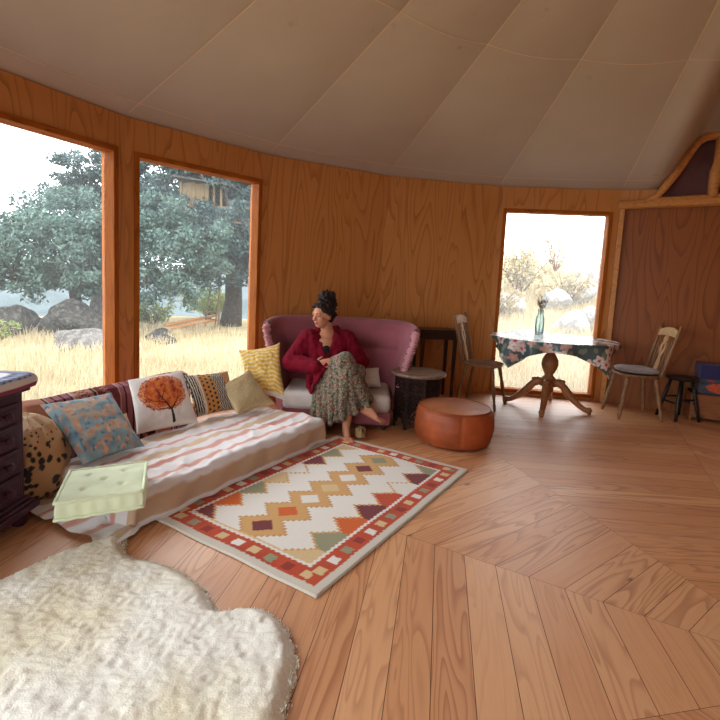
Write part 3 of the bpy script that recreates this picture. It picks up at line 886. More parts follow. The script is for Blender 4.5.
# ---------------------------------------------------------------- daybed: mattress with striped cover
BO = V3((-1.06, 2.245, 0)); BD = V3((.485, .8745, 0)); BN = V3((-.8745, .485, 0)); BLen, BWid, BTop = 1.675, .66, .165
def bed_pt(a, b, z): q = BO + BD * a + BN * b; return V3((q.x, q.y, z))
def build_bed():
    t = thing('floor_mattress', 'low mattress on the floor under a cover with white, salmon and beige stripes', 'daybed', bed_pt(0, 0, 0))
    mb = MB(); poly = [bed_pt(x, y, 0) for x, y in ((.03, .03), (BLen - .03, .03), (BLen - .03, BWid - .02), (.03, BWid - .02))]
    mb.add(prism([(p.x, p.y) for p in poly], .004, BTop - .03)); mb.obj('mattress', 'white_cotton', t, world=True, bevel=.03, seg=3)
    OV, OVB = .30, .172
    def P(u, v):
        a = -OV + u * (BLen + OV + .02); b = -OVB + v * (BWid + OVB)
        qa, qb = min(max(a, .03), BLen - .03), min(max(b, .03), BWid)
        da, db = a - qa, b - qb; o = math.hypot(da, db); r = .035
        wr = .012 * nz(a * 3.2 + b * 5, b * 3 - a * 2, 1) + .020 * (.22 - min(.22, abs(nz(a * 3.4 - b * 3.4, b * 4.6 + a * 1.2, 4)))) * 4.5 * .5 + .016 * (.2 - min(.2, abs(nz(a * 6 + b * 2, b * 2.4 - a * 1.5, 14)))) * 2.5 + .004 * nz(a * 18, b * 18, 7)
        wr -= .022 * math.exp(-((b - .30 - .10 * a) / .035) ** 2) * sstep(.2, .7, a) * .35
        z = BTop; x, y = qa, qb
        if o > 1e-6:
            ea, eb = da / o, db / o
            if o < r * PI / 2:
                th = o / r; x += ea * r * math.sin(th); y += eb * r * math.sin(th); z = BTop - r * (1 - math.cos(th))
            else:
                dd = o - r * PI / 2; zz = BTop - r - dd
                fl = .02 * nz(a * 6, b * 6, 12) + .012 * math.sin((a - b) * 22)
                near = sstep(.05, -.12, a)
                if zz < .012:
                    ex = .012 - zz; zz = .012 + .016 * near * (nz(a * 14, b * 14, 2) + .6); x += ea * ex; y += eb * ex
                x += ea * (r + .012 + fl * .6 + .03 * near * dd); y += eb * (r + .012 + fl * .6 + .03 * near * dd); z = zz
        return bed_pt(x + wr * .3, y + wr * .3, z + wr * (1 if z > .06 else .3) + .004)
    white, sal, bei = rgb(236, 231, 232), rgb(216, 150, 132), rgb(206, 172, 136)
    def colf(u, v):
        b = -OVB + v * (BWid + OVB)
        for lo, hi, c in ((-.14, -.02, bei), (.07, .12, sal), (.20, .26, sal), (.30, .38, bei), (.42, .46, sal), (.53, .61, bei), (.65, .70, sal)):
            if lo < b < hi: return lerp(white, c, .9 * sstep(0, .012, min(b - lo, hi - b)))
        return white
    mb = MB(); V, F = grid(P, 180, 100); mb.add((V, F), smooth=True, col=gridcols(colf, 180, 100))
    mb.obj('striped_cover', 'cloth', t, world=True)
build_bed()

# kilim covered bolster against the windows
def build_bolster():
    A, B = V3((-1.96, 2.72, 0)), V3((-1.42, 3.98, 0)); d = (B - A); L = d.length; d.normalize(); n = V3((-d.y, d.x, 0))
    H, T = .455, .17
    def P(u, v):
        # section around: v 0..1 goes front bottom -> front top -> back top -> back bottom
        s = u * L; prof = [(-T / 2, .01), (-T / 2 - .01, .2), (-T / 2, H - .07), (-T / 2 + .03, H - .02), (0, H), (T / 2 - .03, H - .02), (T / 2, H - .07), (T / 2 + .005, .2), (T / 2, .01)]
        f = v * (len(prof) - 1); i = min(int(f), len(prof) - 2); q = f - i
        y = prof[i][0] + (prof[i + 1][0] - prof[i][0]) * q; z = prof[i][1] + (prof[i + 1][1] - prof[i][1]) * q
        end = sstep(0, .04, min(u, 1 - u)); y *= .55 + .45 * end; z *= .93 + .07 * end
        z += .012 * nz(s * 4, v * 3, 2) * (z > .1) + .02 * (u - .5) * 0; y += .010 * nz(s * 5, v * 5, 6)
        q = A + d * s + n * y; return (q.x, q.y, max(.006, z))
    mau, win, pea, pur, dk = rgb(178, 116, 126), rgb(132, 62, 72), rgb(208, 150, 128), rgb(96, 72, 128), rgb(74, 38, 46)
    def colf(u, v):
        s = u * L; k = s / .16; f = k % 1; i = int(k) % 6
        base = [pea, mau, pea, win, mau, dk][i]
        if f < .10: return [pur, dk, pur, dk, win, mau][i]
        if .10 < f < .16: return rgb(222, 196, 176)
        zz = abs(((v * 30) % 2) - 1)
        if i in (3, 5) and abs(f - .55 - (zz - .5) * .3) < .09: return rgb(196, 132, 120)
        if i in (1, 4) and (abs(f - .4) < .04 or abs(f - .75) < .03): return dk
        if i == 2 and abs(abs(f - .55) * 2 - zz * .5) < .1: return win
        return lerp(base, dk, .25 * max(0, nz(s * 10, v * 20)))
    mb = MB(); mb.add(grid(P, 200, 60), smooth=True, col=gridcols(colf, 200, 60))
    for u in (0, 1):
        ring = [P(u, k / 30) for k in range(31)]; f = tuple(range(31)); mb.add((ring, [f if u == 0 else f[::-1]]), col=dk)
    o = mb.obj('bolster', 'wool_weave'); origin(o, A)
    tag(o, 'long upright bolster covered in mauve and maroon woven bands under the left windows', 'bolster')
build_bolster()

# ---------------------------------------------------------------- chest of drawers at the left
def build_chest():
    t = thing('chest_of_drawers', 'dark aubergine wooden chest of drawers with round knobs at the left edge', 'chest of drawers', (-1.81, 1.92, 0))
    D, Wd, H = .46, .70, .655        # depth along x, width along y
    fx = D / 2
    mb = MB(); mb.add(box((0, 0, .12 + (H - .12) / 2), (D, Wd, H - .12))); mb.obj('carcass', 'chest_wood', t, bevel=.004)
    mb = MB(); prof = [(.0, .075), (.05, .075), (.05, .10), (.035, .115), (.02, .13), (.0, .14)]
    for (o_, z0, z1) in ((.045, .075, .105), (.03, .105, .122), (.016, .122, .14)):
        mb.add(box((0, 0, (z0 + z1) / 2), (D + 2 * o_, Wd + 2 * o_, z1 - z0)))
    mb.obj('plinth', 'chest_wood', t, bevel=.005)
    mb = MB(); mb.add(box((0, 0, H + .011), (D + .05, Wd + .05, .022))); mb.obj('top_board', 'chest_wood', t, bevel=.006)
    for sx in (-1, 1):
        for sy in (-1, 1):
            mb = MB(); mb.add(lathe([(.022, 0), (.034, .012), (.04, .03), (.034, .05), (.028, .06), (.032, .075)], 16, (sx * (D / 2 - .02), sy * (Wd / 2 - .02), 0)), smooth=True)
            mb.obj('foot', 'chest_wood', t)
    z = .152; hs = [.125, .125, .118, .10]
    for hgt in hs:
        mb = MB(); mb.add(box((fx + .006, 0, z + hgt / 2), (.018, Wd - .075, hgt - .016)))
        mb.add(box((fx + .014, 0, z + hgt / 2), (.012, Wd - .12, hgt - .055)))
        dr = mb.obj('drawer', 'chest_wood', t, bevel=.005)
        for sy in (-1, 1):
            mb = MB(); V, F = lathe([(.008, 0), (.010, .012), (.019, .02), (.021, .029), (.015, .037), (.004, .04)], 16)
            V = [(fx + .018 + c, sy * .20 + a, z + hgt / 2 + b) for a, b, c in V]; mb.add((V, [f for f in F]), smooth=True)
            mb.obj('knob', 'chest_wood', dr)
        z += hgt
    # folded cloth lying on the top
    hz = H + .024
    x0, x1, y0, y1 = -D / 2 - .03, D / 2 + .055, -Wd / 2 - .03, Wd / 2 + .055
    T = .058
    def P(u, v):
        prof = [(0, 0), (.004, .012), (.006, .03), (.0, T - .01), (-.012, T), (-.06, T + .002)]
        f = v * 11
        if f <= 5:
            i = min(int(f), 4); q = f - i; off = prof[i][0] + (prof[i + 1][0] - prof[i][0]) * q; zz = prof[i][1] + (prof[i + 1][1] - prof[i][1]) * q
        else: off = -.06 - (f - 5) / 6 * .2; zz = T + .002
        s = u * 4; k = int(s) % 4; fr = s - int(s); cs = [(x0, y0), (x1, y0), (x1, y1), (x0, y1), (x0, y0)]
        cx, cy = (x0 + x1) / 2, (y0 + y1) / 2
        a = cs[k][0] + (cs[k + 1][0] - cs[k][0]) * fr - cx; b = cs[k][1] + (cs[k + 1][1] - cs[k][1]) * fr - cy
        hx, hy = (x1 - x0) / 2, (y1 - y0) / 2
        e = (abs(a / hx) ** 14 + abs(b / hy) ** 14) ** (1 / 14); a, b = a / e, b / e
        return (cx + a * (hx + off) / hx, cy + b * (hy + off) / hy, hz + zz + .0025 * nz(a * 9, b * 9, zz * 20))
    def colf(u, v):
        f = v * 11
        if f < 1.5: return rgb(132, 30, 72)
        if f < 3.2: return rgb(222, 214, 208)
        if f < 5.4: return rgb(60, 66, 104) if ((u * 90) % 1 < .5) or (f * 2) % 1 < .3 else rgb(150, 158, 186)
        if 6.4 < f < 6.9: return rgb(150, 50, 90)
        if 7.8 < f < 8.3: return rgb(120, 132, 170)
        return rgb(222, 224, 232)
    mb = MB(); mb.add(grid(P, 160, 34, True), smooth=True, col=gridcols(colf, 160, 34, True))
    mb.add(([P(k / 160, 1) for k in range(160)], [tuple(range(160))]), col=rgb(222, 224, 232)); mb.add(([P(k / 160, 0) for k in range(160)], [tuple(range(159, -1, -1))]), col=rgb(132, 30, 72))
    o = mb.obj('folded_blanket', 'cloth'); o.location = (-1.81, 1.92, 0)
    tag(o, 'folded white cloth with navy checked edge and magenta hem on the dark chest', 'blanket')
build_chest()

# ---------------------------------------------------------------- pink sofa
def build_sofa():
    t = thing('sofa', 'small dusty pink velvet sofa with curved button back and pale grey seat', 'sofa', (-.18, 4.42, 0))
    # local frame: x right, -y towards the room.  back shell: u across, v up
    def shell(u, v, inner):
        s = 2 * u - 1; v = max(0, v)                   # -1 left tip .. 1 right tip
        hw = .46 + .185 * v ** 1.1 + (.0 if inner else .06)
        th = s * PI / 2
        e = .55
        cx = math.copysign(abs(math.sin(th)) ** .62, s) * hw
        fr = abs(math.cos(th)) ** .5
        yb = .30 + (.0 if inner else .11)
        yf = -.06 - .16 * (1 - v)
        y = yf + (yb - yf) * fr - (.02 * v if inner else -.02)
        if inner: y -= .07 * (1 - v) * fr
        return cx, y
    HT = lambda u: .875 - .035 * abs(2 * u - 1) ** 3
    def P(u, v):
        # v: 0..0.45 inner going up, .45...55 roll over top, .55..1 outer going down
        H = HT(u)
        if v < .44:
            k = v / .44; z = .16 + (H - .10 - .16) * k; x, y = shell(u, k * .86, True)
            s = 2 * u - 1
            # crease at mid height and buttons
            cr = math.exp(-((z - .60) / .016) ** 2)
            d = -.018 * cr * (abs(s) < .95)
            for bu in (-.66, -.22, .22, .66): d -= .02 * math.exp(-(((s - bu) * .6) / .05) ** 2 - ((z - .60) / .06) ** 2)
            d += .018 * math.sin(min(1, max(0, (z - .62) / .2)) * PI) + .016 * math.sin(min(1, max(0, (z - .25) / .33)) * PI)
            d += .006 * nz(s * 6, z * 4, 3)
            y -= d
            return (x, y, z)
        if v > .58:
            k = (v - .58) / .42; x, y = shell(u, 1 - k, False); z = (H - .06) + (.05 - (H - .06)) * k; return (x, y, z)
        k = (v - .44) / .14; a = PI * k
        x0, y0 = shell(u, .86, True); x1, y1 = shell(u, 1, False)
        z0 = H - .10; z1 = H - .06
        c = k - .02 * math.sin(a)
        x = x0 + (x1 - x0) * (.5 - .5 * math.cos(a)); y = y0 + (y1 - y0) * (.5 - .5 * math.cos(a))
        # rolled front lip
        y -= .05 * math.sin(a) * (1 - k) ; z = z0 + (z1 - z0) * k + .085 * math.sin(a)
        return (x, y, z)
    mb = MB(); f = grid(P, 90, 70); mb.add(f, smooth=True)
    for u in (0, 1):
        ring = [P(u, k / 40) for k in range(41)]; F = tuple(range(41)); mb.add((ring, [F if u == 0 else F[::-1]]), smooth=False)
    mb.obj('backrest', 'sofa_velvet', t)
    # gathered trim running down both front edges
    for u in (0.0, 1.0):
        pts = []; rad = []
        for k in range(70):
            v = .13 + .35 * k / 69; p = V3(P(u, v)); s = -1 if u == 0 else 1
            pts.append(p + V3((s * .03, -.012, 0))); rad.append(.040 + .011 * math.sin(k * 1.9) + .006 * math.sin(k * .7))
        mb = MB(); mb.add(tube(pts, rad, 12, flat=.75), smooth=True); mb.obj('gathered_trim', 'sofa_trim', t)
    for bu in (-.66, -.22, .22, .66):
        u = (bu + 1) / 2; p = P(u, .44 * (.60 - .16) / (HT(u) - .26))
        mb = MB(); mb.add(ellipsoid((p[0], p[1] - .004, p[2]), ((.014, 0, 0), (0, .010, 0), (0, 0, .014)), 12, 8), smooth=True); mb.obj('button', 'sofa_velvet', t)
    # seat
    def seat_shape(z0, z1, y0, y1, hw0, hw1, r):
        poly = [(-hw0, y0), (hw0, y0), (hw1, y1), (-hw1, y1)]
        return prism(poly, z0, z1)
    mb = MB(); mb.add(seat_shape(.045, .165, -.41, .16, .455, .46, 0)); mb.obj('seat_base', 'sofa_velvet', t, bevel=.02, seg=3)
    def S(u, v):
        a, b = 2 * u - 1, 2 * v - 1
        return a, b
    mb = MB(); mb.add(seat_shape(.15, .305, -.425, .14, .45, .46, 0)); o = mb.obj('seat', 'grey_velvet', t, bevel=.045, seg=5)
    for p in o.data.polygons: p.use_smooth = True
    for sx in (-.4, .4):
        for sy in (-.36, .22):
            mb = MB(); mb.add(lathe([(.016, 0), (.022, .05)], 12, (sx, sy, 0))); mb.obj('leg', 'darkwood', t)
    return t
build_sofa()
cushion('cushion', 'small plain off-white cushion on the right side of the sofa seat', 'cushion',
        (-.02, 4.16, .325), (.20, 4.24, .325), (.17, 4.34, .48), (-.05, 4.28, .47), .11, plain(rgb(214, 206, 202)), n=30, seed=9)

# ---------------------------------------------------------------- the seated woman
def blob(name, shapes, mat, parent=None, voxel=.006, smooth=4, colfn=None, base=None, disp=None, sm_fac=.5):
    mb = MB()
    for vf in shapes: mb.add(vf)
    me = bpy.data.meshes.new('tmp'); me.from_pydata(mb.v, [], mb.f); me.update()
    o = bpy.data.objects.new(name, me); COL.objects.link(o)
    r = o.modifiers.new('remesh', 'REMESH'); r.mode = 'VOXEL'; r.voxel_size = voxel; r.adaptivity = 0
    s = o.modifiers.new('smooth', 'SMOOTH'); s.factor = sm_fac; s.iterations = smooth
    bpy.context.view_layer.update()
    dg = bpy.context.evaluated_depsgraph_get()
    m2 = bpy.data.meshes.new_from_object(o.evaluated_get(dg), depsgraph=dg)
    o.modifiers.clear(); o.data = m2; bpy.data.meshes.remove(me); m2.name = name
    n = len(m2.vertices); co = np.empty(n * 3, dtype=np.float32); m2.vertices.foreach_get('co', co); co = co.reshape(-1, 3)
    if disp:
        for k in range(n): co[k] += np.array(disp(co[k]), dtype=np.float32)
        m2.vertices.foreach_set('co', co.ravel())
    if colfn:
        at = m2.color_attributes.new('Col', 'FLOAT_COLOR', 'POINT'); arr = np.ones((n, 4), dtype=np.float32)
        for k in range(n): arr[k, :3] = colfn(V3(co[k]))
        at.data.foreach_set('color', arr.ravel())
    m2.materials.clear(); m2.materials.append(MAT[mat])
    m2.polygons.foreach_set('use_smooth', [True] * len(m2.polygons)); m2.update()
    if base is not None: m2.transform(Matrix.Translation(-V3(base)))
    if parent is not None: o.parent = parent
    elif base is not None: o.location = base
    return o

def build_woman():
    base = (-.2, 4.1, 0)
    HC = V3((-.345, 4.27, .925)); fw = V3((-.66, -.75, -.08)).normalized(); rt = fw.cross(V3((0, 0, 1))).normalized(); up = rt.cross(fw).normalized()
    tilt = .0
    def hp(f, r, u): return HC + fw * f + rt * r + up * u
    def hax(a, b, c): return (fw * a, rt * b, up * c)
    S = []
    # head
    S.append(ellipsoid(hp(-.012, 0, .022), hax(.094, .074, .088), 28, 18))            # cranium
    S.append(ellipsoid(hp(.018, 0, -.03), hax(.068, .060, .080), 24, 16))             # face
    S.append(ellipsoid(hp(.045, 0, -.082), hax(.030, .028, .024), 16, 10))            # chin
    S += chain([hp(.078, 0, .012), hp(.100, 0, -.026)], [.009, .0135])                # nose
    S.append(ellipsoid(hp(.092, .011, -.03), hax(.010, .009, .007), 10, 8)); S.append(ellipsoid(hp(.092, -.011, -.03), hax(.010, .009, .007), 10, 8))
    for s in (-1, 1):
        S.append(ellipsoid(hp(.052, s * .036, -.022), hax(.026, .024, .022), 14, 10))     # cheeks
        S += chain([hp(.080, s * .010, .022), hp(.072, s * .044, .022)], [.0095, .0085])  # brow ridge
        S.append(ellipsoid(hp(-.012, s * .073, -.012), hax(.018, .008, .030), 14, 10))    # ears
        S.append(ellipsoid(hp(.066, s * .029, .004), hax(.014, .014, .011), 12, 8))
    S.append(ellipsoid(hp(.079, 0, -.054), hax(.010, .024, .0065), 14, 8)); S.append(ellipsoid(hp(.077, 0, -.063), hax(.011, .020, .0065), 14, 8))
    # neck, trunk
    NB = V3((-.305, 4.33, .785))
    S += chain([hp(-.03, 0, -.05), NB], [.052, .056])
    RS, LS = V3((-.455, 4.28, .705)), V3((-.135, 4.33, .715))
    S += chain([RS, NB + V3((0, .01, -.055)), LS], [.058, .072, .058])
    S += chain([NB + V3((0, .01, -.09)), V3((-.27, 4.36, .52)), V3((-.23, 4.36, .40))], [.115, .125, .145])
    S.append(ellipsoid((-.305, 4.25, .63), ((.13, .02, 0), (0, .09, 0), (0, 0, .11)), 20, 12))
    RE, RW = V3((-.585, 4.17, .52)), V3((-.385, 4.03, .515))
    LE, LW = V3((0.0, 4.27, .53)), V3((-.06, 4.10, .50))
    S += chain([RS, RE, RW], [.052, .042, .028]); S += chain([LS, LE, LW], [.052, .042, .028])
    # hands
    def hand(W, d, side, nrm, curl):
        d = d.normalized(); nrm = (nrm - nrm.dot(d) * d).normalized(); lat = d.cross(nrm)
        P = W + d * .055; out = [ellipsoid(P, (d * .052, lat * .038, nrm * .016), 16, 10)]
        for k, (o, l) in enumerate(((-.030, .062), (-.010, .074), (.011, .070), (.031, .054))):
            b = W + d * .092 + lat * o; dd = (d + lat * o * 2.2).normalized()
            p1 = b + dd * l * .45 - nrm * curl * .2 * l; p2 = p1 + (dd - nrm * curl * .9).normalized() * l * .32; p3 = p2 + (dd - nrm * curl * 1.7).normalized() * l * .26
            out += chain([W + d * .05 + lat * o * .8, b, p1, p2, p3], [.0105, .010, .009, .0082, .007], 12)
        b = W + d * .035 + lat * (-.034 * side); dd = (d * .75 - lat * side * .7 - nrm * .25).normalized()
        out += chain([W + d * .02 + lat * (-.016 * side), b, b + dd * .032, b + dd * .030 + (dd + d * .4).normalized() * .028], [.014, .012, .010, .008], 12)
        return out
    S += hand(RW, V3((.85, -.12, .30)), 1, V3((-.1, -.85, .5)), .35)
    S += hand(LW, V3((-.5, -.6, -.12)), -1, V3((.1, -.3, .95)), .35)
    # legs
    RH, LH = V3((-.31, 4.31, .38)), V3((-.15, 4.33, .38))
    RK, RA = V3((-.12, 3.95, .585)), V3((.075, 3.84, .245))
    LK, LA = V3((-.05, 3.97, .46)), V3((-.085, 3.82, .085))
    S += chain([RH, RK], [.088, .058]); S += chain([RK, RK.lerp(RA, .35), RA], [.055, .050, .032])
    S += chain([LH, LK], [.088, .058]); S += chain([LK, LK.lerp(LA, .35), LA], [.055, .050, .032])
    def foot(A, d, upv, heel):
        d = d.normalized(); upv = (upv - upv.dot(d) * d).normalized(); lat = d.cross(upv)
        out = [capsule(A, A - upv * heel, .031, .026)]
        out += chain([A - upv * heel - d * .03, A - upv * heel * .9 + d * .05, A - upv * heel * 1.05 + d * .125], [.026, .029, .018])
        out += chain([A + d * .01, A + d * .09 - upv * heel * .7], [.028, .020])
        out.append(ellipsoid(A + d * .12 - upv * heel, (d * .030, lat * .040, upv * .016), 16, 10))
        for k, (o, l, r) in enumerate(((-.029, .040, .0125), (-.0115, .041, .0085), (.003, .037, .008), (.0165, .031, .0075), (.029, .024, .007))):
            b = A + d * .135 - upv * heel * 1.02 + lat * o
            out += chain([b, b + d * l * .6 + upv * .002, b + d * l - upv * .004], [r, r * .95, r * .85], 12)
        return out
    S += foot(RA, V3((.86, -.32, -.36)), V3((.30, -.1, .90)), .042)
    S += foot(LA, V3((.16, -.95, -.12)), V3((0, -.12, 1)), .050)
    skin = rgb(196, 136, 106)
    def colf(p):
        q = p - HC; f, r, u = q.dot(fw), q.dot(rt), q.dot(up)
        c = skin
        if q.length < .14 and f > .05:
            for s in (-1, 1):
                if math.hypot((r - s * .030) / .014, (u - .004) / .0055) < 1: return rgb(40, 26, 24)
                if abs(u - .021 - .003 * math.cos((abs(r) - .03) * 80)) < .004 and .012 < abs(r) < .046: return rgb(60, 38, 30)
                k = math.exp(-((r - s * .038) ** 2 + (u + .025) ** 2) / .0005); c = lerp(c, rgb(208, 128, 108), .5 * k)
            if abs(r) < .023 and abs(u + .058) < .0085 * (1.1 - abs(r) / .03): return rgb(172, 84, 80)
        return c
    body = blob('person', S, 'skin', None, .0052, 3, colf, base)
    tag(body, 'woman with dark bun, wine red coat and long flowered skirt sitting on the pink sofa', 'person')
    # hair
    Hs = []
    Hs.append(ellipsoid(hp(-.030, 0, .040), hax(.092, .083, .088), 26, 16))
    Hs.append(ellipsoid(hp(-.058, 0, .0), hax(.060, .078, .085), 22, 14))
    for s in (-1, 1): Hs += chain([hp(.052, s * .030, .088), hp(.028, s * .070, .045), hp(-.008, s * .081, .018)], [.018, .015, .014])
    Hs += chain([hp(.062, -.012, .093), hp(.062, .02, .092)], [.018, .018])
    Hs.append(ellipsoid(hp(-.070, 0, .128), hax(.056, .060, .048), 20, 12)); Hs.append(ellipsoid(hp(-.050, .02, .165), hax(.044, .046, .040), 18, 12))
    Hs.append(ellipsoid(hp(-.088, -.015, .158), hax(.040, .042, .036), 18, 12)); Hs += chain([hp(-.02, .04, .12), hp(-.03, .055, .16)], [.026, .020]); Hs += chain([hp(-.09, -.04, .11), hp(-.12, -.02, .08)], [.03, .026])
    Hs += chain([hp(-.085, .02, -.03), hp(-.08, .01, -.085)], [.040, .022])
    hr = random.Random(5)
    for k in range(70):
        d = V3((hr.gauss(0, 1), hr.gauss(0, 1), hr.gauss(0, 1))).normalized()
        if k < 40: c0, R_ = hp(-.065, 0, .145), .058
        else: c0, R_ = hp(-.045, 0, .03), .090
        f_, r_, u_ = d.dot(fw), d.dot(rt), d.dot(up)
        if k >= 40 and (f_ > .25 or u_ < -.5): continue
        p0 = c0 + d * R_; tg = d.cross(V3((hr.gauss(0, 1), hr.gauss(0, 1), hr.gauss(0, 1)))).normalized()
        Hs += chain([p0 - tg * .022 - d * .006, p0 + d * .005, p0 + tg * .022 - d * .004], [.006, .0085, .005], 8)
    def hd(p): 
        d = .014 * nz(p[0] * 38, p[1] * 38, p[2] * 38) + .010 * nz(p[0] * 95, p[1] * 95, p[2] * 60); q = (V3(p) - hp(-.04, 0, .06)).normalized(); return (q.x * d, q.y * d, q.z * d)
    blob('hair', Hs, 'hair', body, .005, 2, None, base, hd)
    # dark top in the neck opening
    T = [ellipsoid((-.300, 4.235, .60), ((.085, .01, 0), (0, .098, 0), (0, .012, .115)), 20, 14)]
    blob('black_top', T, 'black_knit', body, .007, 2, None, base)
    # coat
    Cc = []
    Cc += chain([V3((-.285, 4.385, .655)), V3((-.25, 4.385, .50)), V3((-.22, 4.36, .38))], [.135, .155, .175])
    Cc += chain([RS + V3((0, .0, .005)), NB + V3((0, .045, -.06)), LS + V3((0, 0, .005))], [.082, .082, .078])
    Cc += chain([RS, RE, RW + V3((.02, -.005, 0))], [.098, .082, .060]); Cc += chain([LS, LE, LW], [.092, .078, .054])
    # fronts, leaving a neck opening
    Cc += chain([V3((-.41, 4.245, .695)), V3((-.378, 4.20, .575)), V3((-.33, 4.17, .46)), V3((-.33, 4.12, .42))], [.076, .078, .078, .07])
    Cc += chain([V3((-.19, 4.275, .70)), V3((-.215, 4.225, .58)), V3((-.255, 4.18, .48)), V3((-.18, 4.15, .42))], [.076, .076, .078, .07])
    # collar
    for pts in ([(-.30, 4.42, .785), (-.38, 4.36, .80), (-.385, 4.26, .74), (-.345, 4.18, .645), (-.305, 4.130, .545)],
                [(-.30, 4.42, .785), (-.225, 4.38, .80), (-.215, 4.28, .745), (-.245, 4.195, .645), (-.29, 4.135, .545)]):
        Cc += chain([V3(p) for p in pts], [.032, .033, .036, .034, .026])
    Cc += chain([V3((-.375, 4.36, .745)), V3((-.47, 4.27, .71)), V3((-.44, 4.21, .63))], [.03, .036, .03])
    # skirt of the coat over the lap
    Cc += chain([V3((-.36, 4.15, .46)), V3((-.345, 4.03, .47)), V3((-.375, 3.985, .33))], [.05, .03, .012])
    Cc += chain([V3((-.30, 4.12, .49)), V3((-.275, 4.02, .535)), V3((-.365, 3.975, .38))], [.05, .024, .014])
    Cc += chain([V3((-.40, 4.15, .44)), V3((-.42, 4.05, .36)), V3((-.385, 3.985, .30))], [.05, .025, .012])
    def cd(p): 
        d = .009 * nz(p[0] * 14, p[1] * 14, p[2] * 24) + .006 * nz(p[0] * 34, p[1] * 34, p[2] * 12); return (d, -d, d * .5)
    blob('coat', Cc, 'coat_wool', body, .0075, 4, None, base, cd)
    # skirt: gathered cloth from the waist over the crossed knee to a slanting hem
    Sk = []
    Sk += chain([V3((-.25, 4.34, .46)), V3((-.235, 4.22, .43))], [.17, .15])
    Sk += chain([RH, RK + V3((0, .02, 0))], [.135, .078]); Sk += chain([LH + V3((.02, 0, 0)), LK + V3((.03, .01, .03))], [.13, .078])
    hem0, hem1 = V3((.078, 3.835, .262)), V3((-.35, 3.86, .03))
    Sk += chain([RK, RK.lerp(RA, .45), RK.lerp(RA, .80) + V3((.0, .0, .0))], [.082, .068, .056])
    for k in range(10):
        q = k / 9; a = RK + V3((.0, .01, .0)) if q < .45 else (RK + V3((0, .01, 0))).lerp(V3((-.335, 4.14, .44)), (q - .45) / .55)
        b = hem0.lerp(hem1, q) + V3((0, -.055 * math.sin(PI * q) + (.012 if k % 2 else -.012), .012 if k % 2 else 0))
        c_ = a.lerp(b, .5) + V3((.0, -.035 * math.sin(PI * q), .02))
        Sk += chain([a, c_, b], [.070 - .012 * q, .040, .021 + .003 * (k % 3)], 16)
    for k in range(6):
        q = k / 5; b = hem0.lerp(hem1, q) + V3((0, .09, .03)); a = LK.lerp(V3((-.30, 4.12, .38)), q); Sk += chain([a, b], [.075, .05], 14)
    olive, dk, red, pale = rgb(104, 98, 80), rgb(64, 60, 50), rgb(168, 46, 46), rgb(146, 136, 114)
    def colf2(p):
        a, b, c_ = p.x * 58, p.y * 58, p.z * 58; n = nz(a * .8, b * .8, c_ * .8); k = nz(a * 1.3 + 9, b * 1.3, c_ * 1.3)
        c = lerp(olive, dk, sstep(-.15, .3, n))
        if nz(a * 1.5, b * 1.5 + 30, c_ * 1.5) > .27: c = pale
        if k > .40: c = red
        return c
    def sd(p):
        d = .006 * nz(p[0] * 26, p[1] * 10, p[2] * 6) + .003 * nz(p[0] * 50, p[1] * 30, p[2] * 12); return (d, -abs(d), d * .3)
    blob('skirt', Sk, 'cloth', body, .0058, 2, colf2, base, sd)
build_woman()

# crumpled cloth by the foot
mb = MB()
def P(u, v):
    a = 2 * PI * u; r = .055 * math.sin(PI * v) ** .7 * (1 + .35 * nz(math.cos(a) * 1.5, math.sin(a) * 1.5, v * 3)); return (r * math.cos(a) * .75, r * math.sin(a) * 1.4, .004 + .070 * (1 - math.cos(PI * v)) / 2 * (1 + .5 * nz(math.cos(a) * 2.4, math.sin(a) * 2.4, 5 + v * 2)))
mb.add(grid(P, 40, 24, True), smooth=True); o = mb.obj('crumpled_cloth', 'beige_cloth'); o.location = (.03, 3.82, 0)
tag(o, 'small crumpled beige cloth on the floor beside the bare planted foot', 'cloth')

